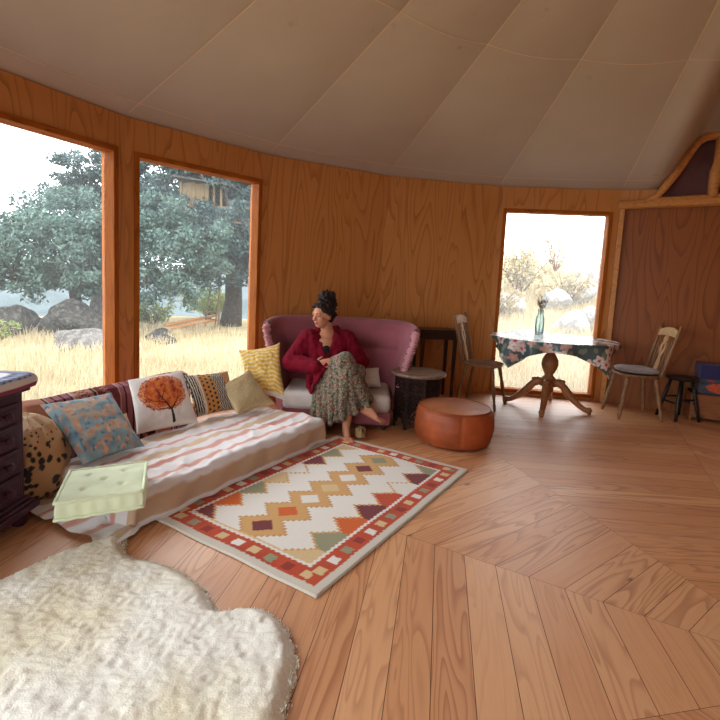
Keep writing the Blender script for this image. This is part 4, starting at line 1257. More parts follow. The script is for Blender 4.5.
# ---------------------------------------------------------------- carved octagonal side table
def build_carved():
    t = thing('carved_table', 'low dark carved octagonal table with round top between sofa and leather pouffe', 'side table', (.515, 4.245, 0), .2)
    mb = MB(); mb.add(lathe([(.0, .452), (.225, .452), (.238, .458), (.242, .468), (.238, .478), (.22, .481), (.19, .478), (.18, .482), (.06, .480), (.05, .484), (0, .484)], 48), smooth=False); mb.obj('tabletop', 'carved_top', t)
    R = .205
    for k in range(8):
        a0, a1 = 2 * PI * k / 8, 2 * PI * (k + 1) / 8; am = (a0 + a1) / 2
        A, B = V3((R * math.cos(a0), R * math.sin(a0), 0)), V3((R * math.cos(a1), R * math.sin(a1), 0)); d = (B - A); L = d.length; d.normalize(); n = V3((math.cos(am), math.sin(am), 0))
        def bx(t0, t1, z0, z1, o0, o1):
            V, F = box(((t0 + t1) / 2, (o0 + o1) / 2, (z0 + z1) / 2), (t1 - t0, o1 - o0, z1 - z0))
            return [tuple(A + d * x + n * y + V3((0, 0, z))) for x, y, z in V], [f[::-1] for f in F]
        mb = MB(); e = .014
        mb.add(bx(0, e, 0, .452, -.014, .004)); mb.add(bx(L - e, L, 0, .452, -.014, .004))
        for z0, z1 in ((.43, .452), (.315, .335), (.085, .105)): mb.add(bx(e, L - e, z0, z1, -.014, .002))
        # scalloped foot arch
        mb.add(bx(e, L * .3, .05, .085, -.012, 0)); mb.add(bx(L * .7, L - e, .05, .085, -.012, 0))
        # pierced lattice
        nx = 4
        for (z0, z1, nzs) in ((.105, .315, 6), (.335, .43, 3)):
            w_ = (L - 2 * e) / nx; h_ = (z1 - z0) / nzs
            for i in range(nx):
                for j in range(nzs):
                    x0, zz0 = e + i * w_, z0 + j * h_; q = .0085
                    for (xa, za, xb, zb) in ((x0, zz0, x0 + w_, zz0 + h_), (x0 + w_, zz0, x0, zz0 + h_)):
                        dx, dz = xb - xa, zb - za; ll = math.hypot(dx, dz); px_, pz_ = -dz / ll * q / 2, dx / ll * q / 2
                        V = []
                        for y in (-.010, -.002):
                            for (x, z) in ((xa - px_, za - pz_), (xb - px_, zb - pz_), (xb + px_, zb + pz_), (xa + px_, za + pz_)): V.append(tuple(A + d * x + n * y + V3((0, 0, z))))
                        mb.add((V, [(0, 3, 2, 1), (4, 5, 6, 7), (0, 1, 5, 4), (2, 3, 7, 6), (1, 2, 6, 5), (3, 0, 4, 7)]))
        mb.obj('carved_panel', 'carved_dark', t)
build_carved()

# ---------------------------------------------------------------- leather pouffe
def build_pouf():
    t = thing('pouffe', 'round tan leather pouffe on the boards beside the carved table', 'pouffe', (.775, 3.86, 0))
    R = .305
    prof = [(.0, .004), (.25, .006), (.29, .025), (.306, .08), (.312, .15), (.306, .22), (.292, .268), (.276, .286)]
    def P(u, v):
        a = 2 * PI * u; f = v * (len(prof) - 1); i = min(int(f), len(prof) - 2); q = f - i
        r = prof[i][0] + (prof[i + 1][0] - prof[i][0]) * q; z = prof[i][1] + (prof[i + 1][1] - prof[i][1]) * q
        r += .006 * nz(math.cos(a) * 3, math.sin(a) * 3, z * 9) * min(1, r * 5)
        k = abs(((u * 8) % 1) - .5); r -= .006 * math.exp(-((.5 - k) / .03) ** 2) * min(1, r * 4)
        return (r * math.cos(a), r * math.sin(a), z)
    mb = MB(); mb.add(grid(P, 128, 44, True), smooth=True); mb.obj('side', 'leather', t)
    def Q(u, v):
        a = 2 * PI * u; r = .277 * (1 - v); z = .286 + .022 * (1 - (r / .277) ** 2) + .004 * nz(r * math.cos(a) * 8, r * math.sin(a) * 8, 2)
        k = abs(((u * 8) % 1) - .5); z -= .003 * math.exp(-((.5 - k) / .03) ** 2) * (r / .277)
        return (r * math.cos(a), r * math.sin(a), z)
    mb = MB(); mb.add(grid(Q, 128, 16, True), smooth=True); mb.obj('top', 'leather_top', t)
    mb = MB(); mb.add(tube([(.278 * math.cos(2 * PI * k / 80), .278 * math.sin(2 * PI * k / 80), .286) for k in range(81)], .0055, 8), smooth=True); mb.obj('piping', 'leather', t)
build_pouf()

# ---------------------------------------------------------------- dark side table by the far wall
def build_console():
    t = thing('side_table', 'tall dark wooden side table against the far wall behind the sofa', 'side table', (.80, 5.33, 0), math.radians(12))
    mb = MB(); mb.add(box((0, 0, .748), (.44, .32, .022))); mb.obj('tabletop', 'darkwood', t, bevel=.005)
    mb = MB()
    for sy in (-.13, .13): mb.add(box((0, sy, .697), (.36, .018, .08)))
    for sx in (-.18, .18): mb.add(box((sx, 0, .697), (.018, .25, .08)))
    mb.obj('apron', 'darkwood', t)
    for sx in (-.18, .18):
        for sy in (-.125, .125):
            mb = MB(); V, F = prism([(-.02, -.02), (.02, -.02), (.02, .02), (-.02, .02)], 0, .737); V = [(x * (.62 if z < .1 else 1) + sx, y * (.62 if z < .1 else 1) + sy, z) for x, y, z in V]
            mb.add((V, F)); mb.obj('leg', 'darkwood', t, bevel=.003)
build_console()

# ---------------------------------------------------------------- farmhouse chairs with carved splat
def turned(p0, p1, prof, n=14):
    p0, p1 = V3(p0), V3(p1); d = p1 - p0; L = d.length; d.normalize(); a = V3((1, 0, 0)); a = (a - a.dot(d) * d).normalized(); b = d.cross(a); V = []; F = []
    for r, t in prof:
        for k in range(n): th = 2 * PI * k / n; V.append(tuple(p0 + d * (t * L) + r * (math.cos(th) * a + math.sin(th) * b)))
    m = len(prof)
    for i in range(m - 1):
        for k in range(n): k2 = (k + 1) % n; F.append((i * n + k, i * n + k2, (i + 1) * n + k2, (i + 1) * n + k))
    F.append(tuple(range(n - 1, -1, -1))); F.append(tuple((m - 1) * n + k for k in range(n)))
    return V, F
LEGP = [(.010, 0), (.013, .02), (.018, .10), (.015, .17), (.011, .20), (.015, .215), (.015, .235), (.012, .25), (.017, .32), (.021, .48), (.018, .60), (.013, .64), (.018, .655), (.018, .68), (.014, .70), (.019, .76), (.019, .93), (.016, 1)]
POSTP = [(.015, 0), (.017, .06), (.012, .10), (.017, .13), (.012, .16), (.016, .30), (.018, .45), (.015, .60), (.011, .66), (.016, .69), (.012, .72), (.016, .80), (.015, .93), (.009, .945), (.017, .965), (.015, .985), (.004, 1)]
def build_chair(name, label, loc, rz, wood, group):
    """faces local +x"""
    t = thing(name, label, 'chair', loc, rz, group)
    def SP(u, v):
        a = 2 * PI * u; c, s = math.cos(a), math.sin(a); e = 2.6
        r = 1 / ((abs(c) ** e + abs(s) ** e) ** (1 / e)); x, y = c * r * .205, s * r * (.205 + .018 * c)
        prof = [(0, .418), (.86, .418), (.97, .426), (1.0, .438), (.985, .449), (.93, .452), (.6, .444), (0, .440)]
        f = v * (len(prof) - 1); i = min(int(f), len(prof) - 2); q = f - i
        k = prof[i][0] + (prof[i + 1][0] - prof[i][0]) * q; z = prof[i][1] + (prof[i + 1][1] - prof[i][1]) * q
        return (x * k, y * k, z)
    mb = MB(); mb.add(grid(SP, 56, 24, True), smooth=True); mb.obj('seat', wood, t)
    for sx, sy in ((.14, .135), (.14, -.135), (-.13, .125), (-.13, -.125)):
        mb = MB(); mb.add(turned((sx + math.copysign(.075, sx), sy + math.copysign(.065, sy), 0), (sx, sy, .425), LEGP), smooth=True); mb.obj('leg', wood, t)
    # back: leaning posts, crest rail, spindles and a pierced carved splat
    lean = lambda z: -.165 - (z - .44) * .24
    for s in (-1, 1):
        mb = MB(); mb.add(turned((-.165, s * .155, .44), (lean(.955), s * .178, .955), POSTP), smooth=True); mb.obj('back_post', wood, t)
    # crest rail
    def CR(poly, th, nm):
        V = []; n = len(poly)
        for o in (-th / 2, th / 2):
            for y, z in poly: V.append((lean(z) + o - .012 * (1 - (y / .17) ** 2) * (nm == 'crest_rail'), y, z))
        F = [tuple(range(n - 1, -1, -1)), tuple(range(n, 2 * n))] + [(i, (i + 1) % n, n + (i + 1) % n, n + i) for i in range(n)]
        mb = MB(); mb.add((V, F)); return mb.obj(nm, 'crest_wood', t, bevel=.003)
    topc = [(-.172, .835), (-.09, .842), (0, .845), (.09, .842), (.172, .835), (.172, .895), (.12, .912), (.07, .925), (0, .930), (-.07, .925), (-.12, .912), (-.172, .895)]
    CR(topc, .018, 'crest_rail')['label'] = 'pale worn crest rail'
    for y in (-.118, -.074, .074, .118):
        mb = MB(); mb.add(turned((-.168, y * .92, .44), (lean(.845), y, .845), [(.0055, 0), (.007, .3), (.0085, .5), (.007, .7), (.0055, 1)], 10), smooth=True); mb.obj('spindle', wood, t)
    # splat: slim body, open loop, round head
    def strip(pts, wds):
        L_, R_ = [], []
        for k, (y, z) in enumerate(pts):
            y0, z0 = pts[max(k - 1, 0)]; y1, z1 = pts[min(k + 1, len(pts) - 1)]; l = math.hypot(y1 - y0, z1 - z0); ny, nz_ = -(z1 - z0) / l, (y1 - y0) / l
            L_.append((y + ny * wds[k], z + nz_ * wds[k])); R_.append((y - ny * wds[k], z - nz_ * wds[k]))
        return L_, R_
    mb = MB()
    def ad(pts, wds, th=.012):
        L_, R_ = strip(pts, wds); n = len(pts); V = []
        for o in (-th / 2, th / 2):
            for y, z in L_ + R_: V.append((lean(z) + o, y, z))
        F = []; m = 2 * n
        for k in range(n - 1):
            F.append((k, k + 1, n + k + 1, n + k)); F.append((m + k, m + n + k, m + n + k + 1, m + k + 1))
            F.append((k, m + k, m + k + 1, k + 1)); F.append((n + k, n + k + 1, m + n + k + 1, m + n + k))
        F.append((0, n, m + n, m)); F.append((n - 1, m + n - 1, m + 2 * n - 1, 2 * n - 1)); mb.add((V, F))
    ad([(0, .44), (0, .52), (0, .58), (0, .645)], [.020, .034, .028, .020])
    for s in (-1, 1): ad([(s * .006, .635), (s * .024, .675), (s * .036, .715), (s * .030, .755), (s * .012, .775)], [.013, .013, .014, .015, .013])
    ad([(0, .765), (0, .79)], [.010, .009])
    ad([(.022 * math.cos(2 * PI * k / 16), .812 + .026 * math.sin(2 * PI * k / 16)) for k in range(17)], [.012] * 17)
    ad([(0, .80), (0, .822)], [.016, .016]); ad([(0, .832), (0, .848)], [.012, .014])
    mb.obj('carved_splat', 'crest_wood', t)
    return t
build_chair('dining_chair', 'turned wooden chair with bare seat at the left of the round table', (1.285, 5.12, 0), math.radians(-30), 'chair_wood', 'carved-back chairs at the round table')
ch2 = build_chair('dining_chair', 'turned wooden chair with a grey seat pad at the right of the round table', (2.82, 4.98, 0), math.radians(176), 'chair_wood_worn', 'carved-back chairs at the round table')
def PADF(u, v):
    a = 2 * PI * u; c, s = math.cos(a), math.sin(a); e = 2.6; r = 1 / ((abs(c) ** e + abs(s) ** e) ** (1 / e))
    k = math.sin(PI * v) ** .5; z = .456 + .026 * (1 - math.cos(PI * v)) + .006 * nz(c * 2, s * 2, v * 4)
    q = 1 + .05 * nz(c * 4, s * 4, 2); return (c * r * .20 * k * q, s * r * .20 * k * q, z)
mb = MB(); mb.add(grid(PADF, 48, 16, True), smooth=True); o = mb.obj('seat_pad', 'pad_grey'); o.location = ch2.location; o.rotation_euler = ch2.rotation_euler
tag(o, 'thin fluffy grey seat pad lying on the right-hand chair', 'seat pad')

# ---------------------------------------------------------------- pedestal table
TX, TY = 1.98, 5.10
TRX, TRY, TRZ, TANG = .62, .51, .742, math.radians(-4)
def build_table():
    t = thing('dining_table', 'round wooden pedestal table with four carved scroll feet in front of the far window', 'table', (TX, TY, 0), TANG)
    mb = MB(); V, F = lathe([(0, .712), (.93, .712), (.985, .718), (1.0, .727), (.985, .738), (.95, TRZ), (0, TRZ)], 56); V = [(x * TRX, y * TRY, z) for x, y, z in V]; mb.add((V, F)); mb.obj('tabletop', 'table_wood', t)
    mb = MB(); V, F = lathe([(0, .66), (.80, .66), (.80, .712), (0, .712)], 48); V = [(x * TRX, y * TRY, z) for x, y, z in V]; mb.add((V, F)); mb.obj('apron', 'table_wood', t)
    mb = MB(); mb.add(lathe([(.0, .13), (.02, .13), (.034, .14), (.028, .155), (.05, .175), (.058, .19), (.058, .30), (.070, .315), (.070, .33), (.048, .345), (.042, .36), (.062, .40), (.080, .44), (.086, .48), (.080, .52), (.062, .555), (.044, .58), (.040, .60), (.058, .61), (.062, .625), (.05, .64), (.085, .65), (.085, .662), (0, .662)], 28), smooth=True)
    mb.obj('pedestal', 'table_wood', t)
    for k, a in enumerate((math.radians(-112), math.radians(-22), math.radians(68), math.radians(160))):
        pts = [(.045, .27), (.10, .285), (.15, .25), (.20, .185), (.26, .125), (.32, .075), (.37, .045), (.41, .042), (.435, .055)]
        rad = [.040, .044, .036, .040, .034, .028, .026, .030, .022]
        mb = MB(); mb.add(tube([(r * math.cos(a), r * math.sin(a), z) for r, z in pts], rad, 12, flat=1.05), smooth=True)
        mb.add(lathe([(.012, 0), (.02, .004), (.022, .02), (.012, .03)], 14, (.415 * math.cos(a), .415 * math.sin(a), 0)), smooth=True)
        mb.add(ellipsoid((.135 * math.cos(a), .135 * math.sin(a), .30), ((.035, 0, 0), (0, .035, 0), (0, 0, .022)), 12, 8), smooth=True)
        mb.obj('scroll_foot', 'table_wood', t)
build_table()
def build_cloth():
    S = .63
    ca, sa = math.cos(math.radians(-8)), math.sin(math.radians(-8))
    def P(u, v):
        a, b = (2 * u - 1) * S, (2 * v - 1) * S
        x, y = a * ca - b * sa, a * sa + b * ca
        e = math.hypot(x / (TRX + .012), y / (TRY + .012)); r = .022
        z = TRZ + .006 + .0012 * nz(x * 6, y * 6)
        if e > 1:
            d = math.hypot(x, y); qx, qy = x / e, y / e; o = d - math.hypot(qx, qy); ang = math.atan2(y, x); ex, ey = x / d, y / d
            if o < r * PI / 2: th = o / r; h = r * math.sin(th); dz = r * (1 - math.cos(th))
            else: h = r; dz = r + (o - r * PI / 2)
            f = .055 * math.sin(ang * 11 + 1.3 * math.sin(ang * 3)) * min(1, dz / .18) + .05 * dz
            x, y, z = qx + ex * (h + f - .3 * dz * 0), qy + ey * (h + f), TRZ + .006 - dz * .96
        return (x, y, z)
    fl = []
    rr = random.Random(11)
    for k in range(120):
        fl.append((rr.uniform(-.7, .7), rr.uniform(-.7, .7), rr.uniform(.035, .07), rr.uniform(0, 6), rr.randrange(3)))
    base, base2 = rgb(88, 104, 102), rgb(72, 90, 96)
    def colf(u, v):
        a, b = (2 * u - 1) * S, (2 * v - 1) * S; c = lerp(base, base2, .5 + .5 * nz(a * 9, b * 9))
        if nz(a * 15, b * 15, 4) > .22: c = rgb(120, 136, 120)
        for (x, y, r, ph, k) in fl:
            if abs(a - x) < r * 1.3 and abs(b - y) < r * 1.3:
                d = flower(a, b, x, y, r, 5, ph)
                if d < 1:
                    c = [rgb(222, 204, 198), rgb(206, 160, 154), rgb(226, 214, 206)][k]
                    if d < .62: c = lerp(c, rgb(206, 170, 164), .5)
                    if d < .30: c = rgb(186, 70, 72) if k != 1 else rgb(214, 190, 140)
        return c
    mb = MB(); mb.add(grid(P, 170, 170), smooth=True, col=gridcols(colf, 170, 170)); o = mb.obj('tablecloth', 'oilcloth'); o.location = (TX, TY, 0); o.rotation_euler = (0, 0, TANG)
    md = o.modifiers.new('thick', 'SOLIDIFY'); md.thickness = .002; md.offset = 1
    tag(o, 'grey-green tablecloth with pale flowers hanging in points off the round table', 'tablecloth')
build_cloth()
vz = TRZ + .0105
mb = MB(); mb.add(lathe([(.0, .002), (.042, .002), (.047, .008), (.048, .10), (.047, .15), (.042, .185), (.034, .21), (.030, .23), (.031, .262), (.035, .27), (.031, .27), (.027, .262), (.026, .23), (.030, .21), (.038, .185), (.043, .15), (.044, .10), (.043, .012), (0, .010)], 28), smooth=True)
VX, VY = 1.93, 5.36
o = mb.obj('vase', 'bottle_glass'); o.location = (VX, VY, vz); tag(o, 'tall pale aqua glass bottle vase on the flowered tablecloth', 'vase')
mb = MB()
for k in range(11):
    a = random.uniform(0, 6.28); s = random.uniform(.03, .10); h = random.uniform(.30, .43); b = random.uniform(.003, .008)
    mb.add(tube([(b * math.cos(a + 3), b * math.sin(a + 3), .014), (0, 0, .20), (s * .35 * math.cos(a), s * .35 * math.sin(a), .29), (s * math.cos(a), s * math.sin(a), h)], [.0022, .0020, .0018, .001], 5))
    for j in range(7):
        q = random.uniform(.45, 1); p = V3((s * q * math.cos(a), s * q * math.sin(a), .25 + (h - .25) * q)); d = V3((random.uniform(-1, 1), random.uniform(-1, 1), random.uniform(.3, 1))).normalized() * random.uniform(.02, .045)
        mb.add(tube([p, p + d * .5, p + d], [.0012, .0032, .0006], 4))
o = mb.obj('dried_sprigs', 'twig'); o.location = (VX, VY, vz); tag(o, 'thin brown dried sprigs standing in the glass vase', 'twigs')

# ---------------------------------------------------------------- black stool
def build_stool():
    t = thing('stool', 'small black wooden stool with splayed legs behind the right-hand chair', 'stool', (3.275, 4.955, 0), .15)
    mb = MB(); mb.add(lathe([(0, .405), (.125, .405), (.142, .412), (.148, .424), (.142, .436), (.12, .438), (0, .434)], 36), smooth=False); mb.obj('seat', 'black_wood', t)
    ends = []
    for k in range(4):
        a = math.radians(45 + 90 * k); p0 = V3((.185 * math.cos(a), .185 * math.sin(a), 0)); p1 = V3((.09 * math.cos(a), .09 * math.sin(a), .41)); ends.append((p0, p1))
        mb = MB(); mb.add(turned(p0, p1, [(.014, 0), (.017, .3), (.018, .6), (.015, 1)]), smooth=True); mb.obj('leg', 'black_wood', t)
    for k in range(4):
        h = .42 if k % 2 else .52
        A, B = ends[k][0].lerp(ends[k][1], h), ends[(k + 1) % 4][0].lerp(ends[(k + 1) % 4][1], h)
        mb = MB(); mb.add(tube([A, B], .009, 8), smooth=True); mb.obj('rung', 'black_wood', t)
build_stool()

# ---------------------------------------------------------------- crate and boxes at the right wall
t = thing('crate', 'brown wooden crate standing against the right wall at the photo edge', 'crate', (3.70, 4.905, 0), math.atan2(t4.y, t4.x))
CWd, CD, CHt = .62, .26, .285
mb = MB(); mb.add(box((0, CD / 2 - .008, CHt / 2 + .012), (CWd, .016, CHt - .024))); mb.add(box((0, -CD / 2 + .008, CHt / 2 + .02), (CWd - .04, .016, CHt - .04))); mb.add(box((0, 0, CHt - .008), (CWd, CD, .016))); mb.add(box((0, 0, .04), (CWd - .04, CD - .03, .016))); mb.obj('body', 'crate_wood', t)
for s in (-1, 1):
    mb = MB(); mb.add(box((s * (CWd / 2 - .01), 0, CHt / 2), (.02, CD + .004, CHt))); mb.obj('end_board', 'crate_wood', t)
def picture_box(name, label, z, h, cols, wd, seed):
    mb = MB()
    def face(u, v): return ((u - .5) * wd, -.115, z + v * h)
    V, F = grid(face, 90, 40)
    mb.add((V, F), smooth=False, col=gridcols(cols, 90, 40))
    mb.add(box((0, .001, z + h / 2), (wd, .231, h)), col=cols(.01, .5))
    o = mb.obj(name, 'oilcloth'); o.location = (3.715, 4.91, 0); o.rotation_euler = (0, 0, math.atan2(t4.y, t4.x)); return tag(o, label, 'box')
def c_fish(u, v):
    c = lerp(rgb(44, 60, 88), rgb(78, 92, 100), .5 + .7 * nz(u * 8, v * 5, 3))
    d = math.hypot((u - .42) / .30, (v - .42) / .33)
    if d < 1 + .15 * nz(u * 12, v * 12): c = lerp(rgb(186, 62, 44), rgb(214, 108, 70), .5 + .8 * nz(u * 20, v * 12, 8))
    if math.hypot((u - .2) / .06, (v - .88) / .08) < 1: c = rgb(170, 60, 60)
    return c
def c_blue2(u, v):
    c = rgb(40, 48, 98)
    if .25 < u < .75 and .30 < v < .75 and nz(u * 40, v * 14, 3) > .12: c = rgb(38, 44, 92)
    if v > .95 or u < .012: c = rgb(70, 82, 128)
    return c
picture_box('picture_box', 'teal box with a red oval picture resting on the brown crate', CHt + .001, .15, c_fish, .54, 1)
picture_box('storage_box', 'dark blue box stacked on top of the teal picture box', CHt + .153, .145, c_blue2, .55, 2)

# ================================================================== outside
def smax(a, b): return max(a, b)
def GH(x, y):
    """ground height: level meadow on the left, rocky slope behind the far window, falling away beyond the oaks"""
    right = sstep(-1.0, 2.5, x)
    z = -.42 + .34 * right
    z += right * (.11 * max(0, min(y, 17) - 6.5) + .24 * max(0, min(y, 15) - 10.4))
    dl = max(0, y - 16.5) * (1 - right)
    z -= dl * .30 * sstep(0, 8, dl) if dl > 0 else 0
    z -= (1 - right) * .10 * max(0, -x - 9)
    z += .05 * nz(x * .5, y * .5, 3) + .03 * nz(x * 1.7, y * 1.7, 8)
    d = math.hypot(x - CX, y - CY)
    if d < 5.2: z = min(z, -.14)
    return z
mb = MB()
def G(u, v):
    x = -40 + 70 * u; y = -12 + 52 * v ** 1.0; z = GH(x, y); return (x, y, z)
mb.add(grid(G, 150, 120), smooth=True); o = mb.obj('ground', 'ground_dry'); struct(o)
mb = MB()
def Hh(u, v):
    x = -420 + 560 * u; y = 60 + 420 * v; return (x, y, -24 + 26 * v ** 1.3 + 8 * nz(x * .012, y * .012, 2) * v + 4 * nz(x * .04, y * .04, 6))
mb.add(grid(Hh, 60, 40), smooth=True); o = mb.obj('hills', 'hill_green'); struct(o)

# dry grass
def build_grass():
    V = []; F = []; C = []
    rr = random.Random(3)
    def blade(x, y, h, wd):
        z = GH(x, y) - .02; a = rr.uniform(0, 6.28); l = rr.uniform(.1, .55) * h; b = len(V); dx, dy = math.cos(a), math.sin(a)
        px_, py_ = -dy * wd, dx * wd
        V.extend([(x - px_, y - py_, z), (x + px_, y + py_, z), (x + dx * l * .4 + px_ * .7, y + dy * l * .4 + py_ * .7, z + h * .6), (x + dx * l * .4 - px_ * .7, y + dy * l * .4 - py_ * .7, z + h * .6), (x + dx * l, y + dy * l, z + h)])
        F.extend([(b, b + 1, b + 2, b + 3), (b + 3, b + 2, b + 4)]); c = rr.random() * .7 + .3 * (.5 + nz(x * .8, y * .8, 2)); C.extend([(c, c, c)] * 5)
    n = 0
    while n < 30000:
        y = 4.4 + 9.5 * rr.random() ** 1.3; x = rr.uniform(-.82, -.02) * y - .3
        if math.hypot(x - CX, y - CY) < 4.55: continue
        k = nz(x * .9, y * .9, 1)
        if k < -.25 and rr.random() < .7: continue
        if y > 9 and x > -4.2 and rr.random() < .75: continue
        blade(x, y, rr.uniform(.10, .30) * (1 + .4 * k), rr.uniform(.004, .010)); n += 1
    n = 0
    while n < 12000:
        y = 6.0 + 8 * rr.random(); x = rr.uniform(.2, .52) * y
        if math.hypot(x - CX, y - CY) < 4.55: continue
        blade(x, y, rr.uniform(.10, .32), rr.uniform(.004, .010)); n += 1
    mb = MB(); mb.add((V, F), smooth=False, col=C); o = mb.obj('dry_grass', 'dry_grass')
    tag(o, 'long dry straw-coloured grass covering the ground outside the windows', 'grass', kind='stuff')
build_grass()

def leaves(centres, radii, per, size, seed, squash=.8, shell=.55):
    g = np.random.default_rng(seed); V = []; C = []
    for c, r in zip(centres, radii):
        n = max(4, int(per * r * r))
        d = g.normal(size=(n, 3)); d /= np.linalg.norm(d, axis=1)[:, None]
        rad = r * (shell + (1 - shell) * g.random(n)) ** .8
        p = np.array(c) + d * rad[:, None] * np.array([1, 1, squash]) + g.normal(size=(n, 3)) * r * .08
        a = g.normal(size=(n, 3)); a /= np.linalg.norm(a, axis=1)[:, None]
        b = np.cross(a, g.normal(size=(n, 3))); b /= np.linalg.norm(b, axis=1)[:, None] + 1e-9
        s = size * (.6 + .8 * g.random(n))[:, None]
        q = np.stack([p - a * s, p + b * s * .45, p + a * s, p - b * s * .45], 1)
        V.append(q.reshape(-1, 3)); t = np.clip(g.normal(.5, .25, n), 0, 1); C.append(np.repeat(t, 4))
    V = np.concatenate(V); C = np.concatenate(C); return V, C
def leafmesh(name, V, C, mat, parent, loc):
    m = bpy.data.meshes.new(name); n = len(V) // 4; V = V - np.array(loc)
    m.vertices.add(len(V)); m.vertices.foreach_set('co', V.astype(np.float32).ravel())
    m.loops.add(len(V)); m.loops.foreach_set('vertex_index', np.arange(len(V), dtype=np.int32))
    m.polygons.add(n); m.polygons.foreach_set('loop_start', np.arange(0, len(V), 4, dtype=np.int32)); m.polygons.foreach_set('loop_total', np.full(n, 4, dtype=np.int32))
    at = m.color_attributes.new('Col', 'FLOAT_COLOR', 'POINT'); a = np.ones((len(V), 4), dtype=np.float32); a[:, :3] = C[:, None]; at.data.foreach_set('color', a.ravel())
    m.materials.append(MAT[mat]); m.update(calc_edges=True)
    o = bpy.data.objects.new(name, m); COL.objects.link(o); o.parent = parent; return o
def tree(name, label, x, y, trunk_h, trunk_r, blobs, per, size, mat, seed, lean=0, cat='tree', group=None, sub=16):
    """blobs: big crown masses (dx, dy, dz, r); each is filled with small leafy clusters"""
    z0 = GH(x, y) - .1; loc = (x, y, z0); t = thing(name, label, cat, loc, 0, group)
    rr = random.Random(seed); mb = MB()
    top = V3((lean, 0, trunk_h))
    mb.add(tube([(0, 0, 0), (lean * .3 + .05, .03, trunk_h * .4), (lean * .7, 0, trunk_h * .8), top], [trunk_r * 1.35, trunk_r, trunk_r * .9, trunk_r * .8], 12), smooth=True)
    for (dx, dy, dz, r) in blobs:
        p = V3((dx, dy, dz)); mid = top.lerp(p, .5) + V3((rr.uniform(-.2, .2), rr.uniform(-.2, .2), -.1))
        mb.add(tube([top - V3((0, 0, .15)), mid, p], [trunk_r * .55, trunk_r * .3, .02], 7), smooth=True)
    mb.obj('trunk', 'bark', t)
    cs = []; rs = []
    for (dx, dy, dz, r) in blobs:
        for k in range(int(sub * r * r) + 6):
            d = V3((rr.gauss(0, 1), rr.gauss(0, 1), rr.gauss(0, 1))).normalized(); q = V3((x + dx, y + dy, z0 + dz)) + V3((d.x, d.y, d.z * .8)) * r * rr.uniform(.62, 1.0)
            cs.append(tuple(q)); rs.append(rr.uniform(.20, .38) * max(.6, min(1.2, r)))
    V, C = leaves(cs, rs, per, size, seed, .75, .3)
    leafmesh('foliage', V, C, mat, t, loc)
    return t
# great oak beyond the left window
tree('oak_tree', 'broad grey-green oak with short trunk beyond the leftmost window', -7.6, 13.0, 1.3, .15,
     [(-2.6, -.3, 1.9, 1.1), (-1.3, -.6, 2.1, 1.25), (.1, -.7, 2.2, 1.3), (1.4, -.5, 2.2, 1.3), (2.5, .0, 2.1, 1.15), (-.4, .2, 2.9, 1.1), (1.0, .2, 3.0, 1.15), (2.1, .3, 2.9, 1.0), (-3.4, .2, 1.9, .9),
      (3.1, -.2, 1.5, .8), (3.4, 0, 2.3, .9), (-2.0, -.9, 1.45, .85), (-3.9, -.3, 2.2, .8), (-.6, -1.0, 1.5, .8), (1.2, -1.0, 1.5, .8), (2.2, -.8, 1.4, .7)], 1500, .055, 'oak_leaf', 5, sub=22)
tree('oak_tree', 'tall bluish oak rising behind the broad oak', -9.3, 17.2, 2.0, .2,
     [(.0, 0, 4.6, 1.0), (1.2, 0, 4.4, 1.3), (.9, 0, 5.6, .9), (-.6, 0, 3.6, 1.1), (-.7, 0, 4.9, .85), (-1.2, 0, 4.2, .8), (2.4, 0, 4.6, 1.4), (3.6, 0, 4.2, 1.3), (2.0, 0, 5.9, .9), (4.3, .2, 5.2, 1.2), (3.1, .1, 5.7, 1.0), (2.9, .2, 3.4, 1.2), (4.4, .2, 3.6, 1.1), (3.6, 0, 6.0, .9), (5.2, .1, 4.4, 1.2), (5.6, .1, 5.6, 1.0), (4.8, .1, 6.0, .8)], 1100, .068, 'oak_leaf_dark', 6, sub=20)
tree('oak_tree', 'dark oak holding the treehouse beyond the second window', -4.1, 15.3, 2.2, .27,
     [(-1.5, -.5, 3.0, 1.2), (-.4, -.9, 2.7, 1.1), (.9, -.8, 2.6, 1.2), (1.6, -.2, 3.6, 1.2), (.5, .2, 4.4, 1.2), (-1.0, .4, 4.6, 1.1), (1.7, .1, 4.9, 1.0), (-.4, .5, 5.3, 1.0), (.8, .6, 5.6, 1.0), (-.2, -.9, 1.9, .6), (.7, -1.0, 1.8, .7),
      (1.9, -.5, 2.2, .9), (2.9, .2, 4.0, 1.2), (.3, -1.1, 3.4, .9), (-.6, -1.25, 3.35, .45), (.1, -1.3, 4.2, .4), (-.75, -1.2, 4.7, .4), (-1.9, .3, 5.2, 1.0), (-2.3, -.3, 3.8, 1.0), (1.4, -.9, 1.5, .6)], 1200, .062, 'oak_leaf_dark', 8, lean=.1, sub=20)

# treehouse
thx, thy = -4.75, 14.55
tz = GH(thx, thy)
t = thing('treehouse', 'small plank treehouse wrapped in the dark oak leaves', 'treehouse', (thx, thy, tz))
mb = MB()
for k in range(6): mb.add(box((-.42 + .14 * k * .9, -.35, 3.55), (.12, .03, 1.05 + .03 * (k % 3))))
mb.obj('plank_wall', 'old_board', t)
mb = MB(); mb.add(box((.55, -.2, 3.02), (2.1, 1.0, .06))); mb.obj('platform', 'old_board', t)
mb = MB(); V, F = box((.15, -.2, 0), (1.6, 1.1, .04)); V = [(x, y, 4.12 + z - .10 * x) for x, y, z in V]; mb.add((V, F)); mb.obj('roof', 'bark', t)
for x in (-.5, .42, .62, 1.5):
    mb = MB(); mb.add(tube([(x, -.38, 0 if x > .5 else 3.0), (x, -.38, 4.1 if x < 1 else 3.6)], .035, 7)); mb.obj('post', 'old_board', t)
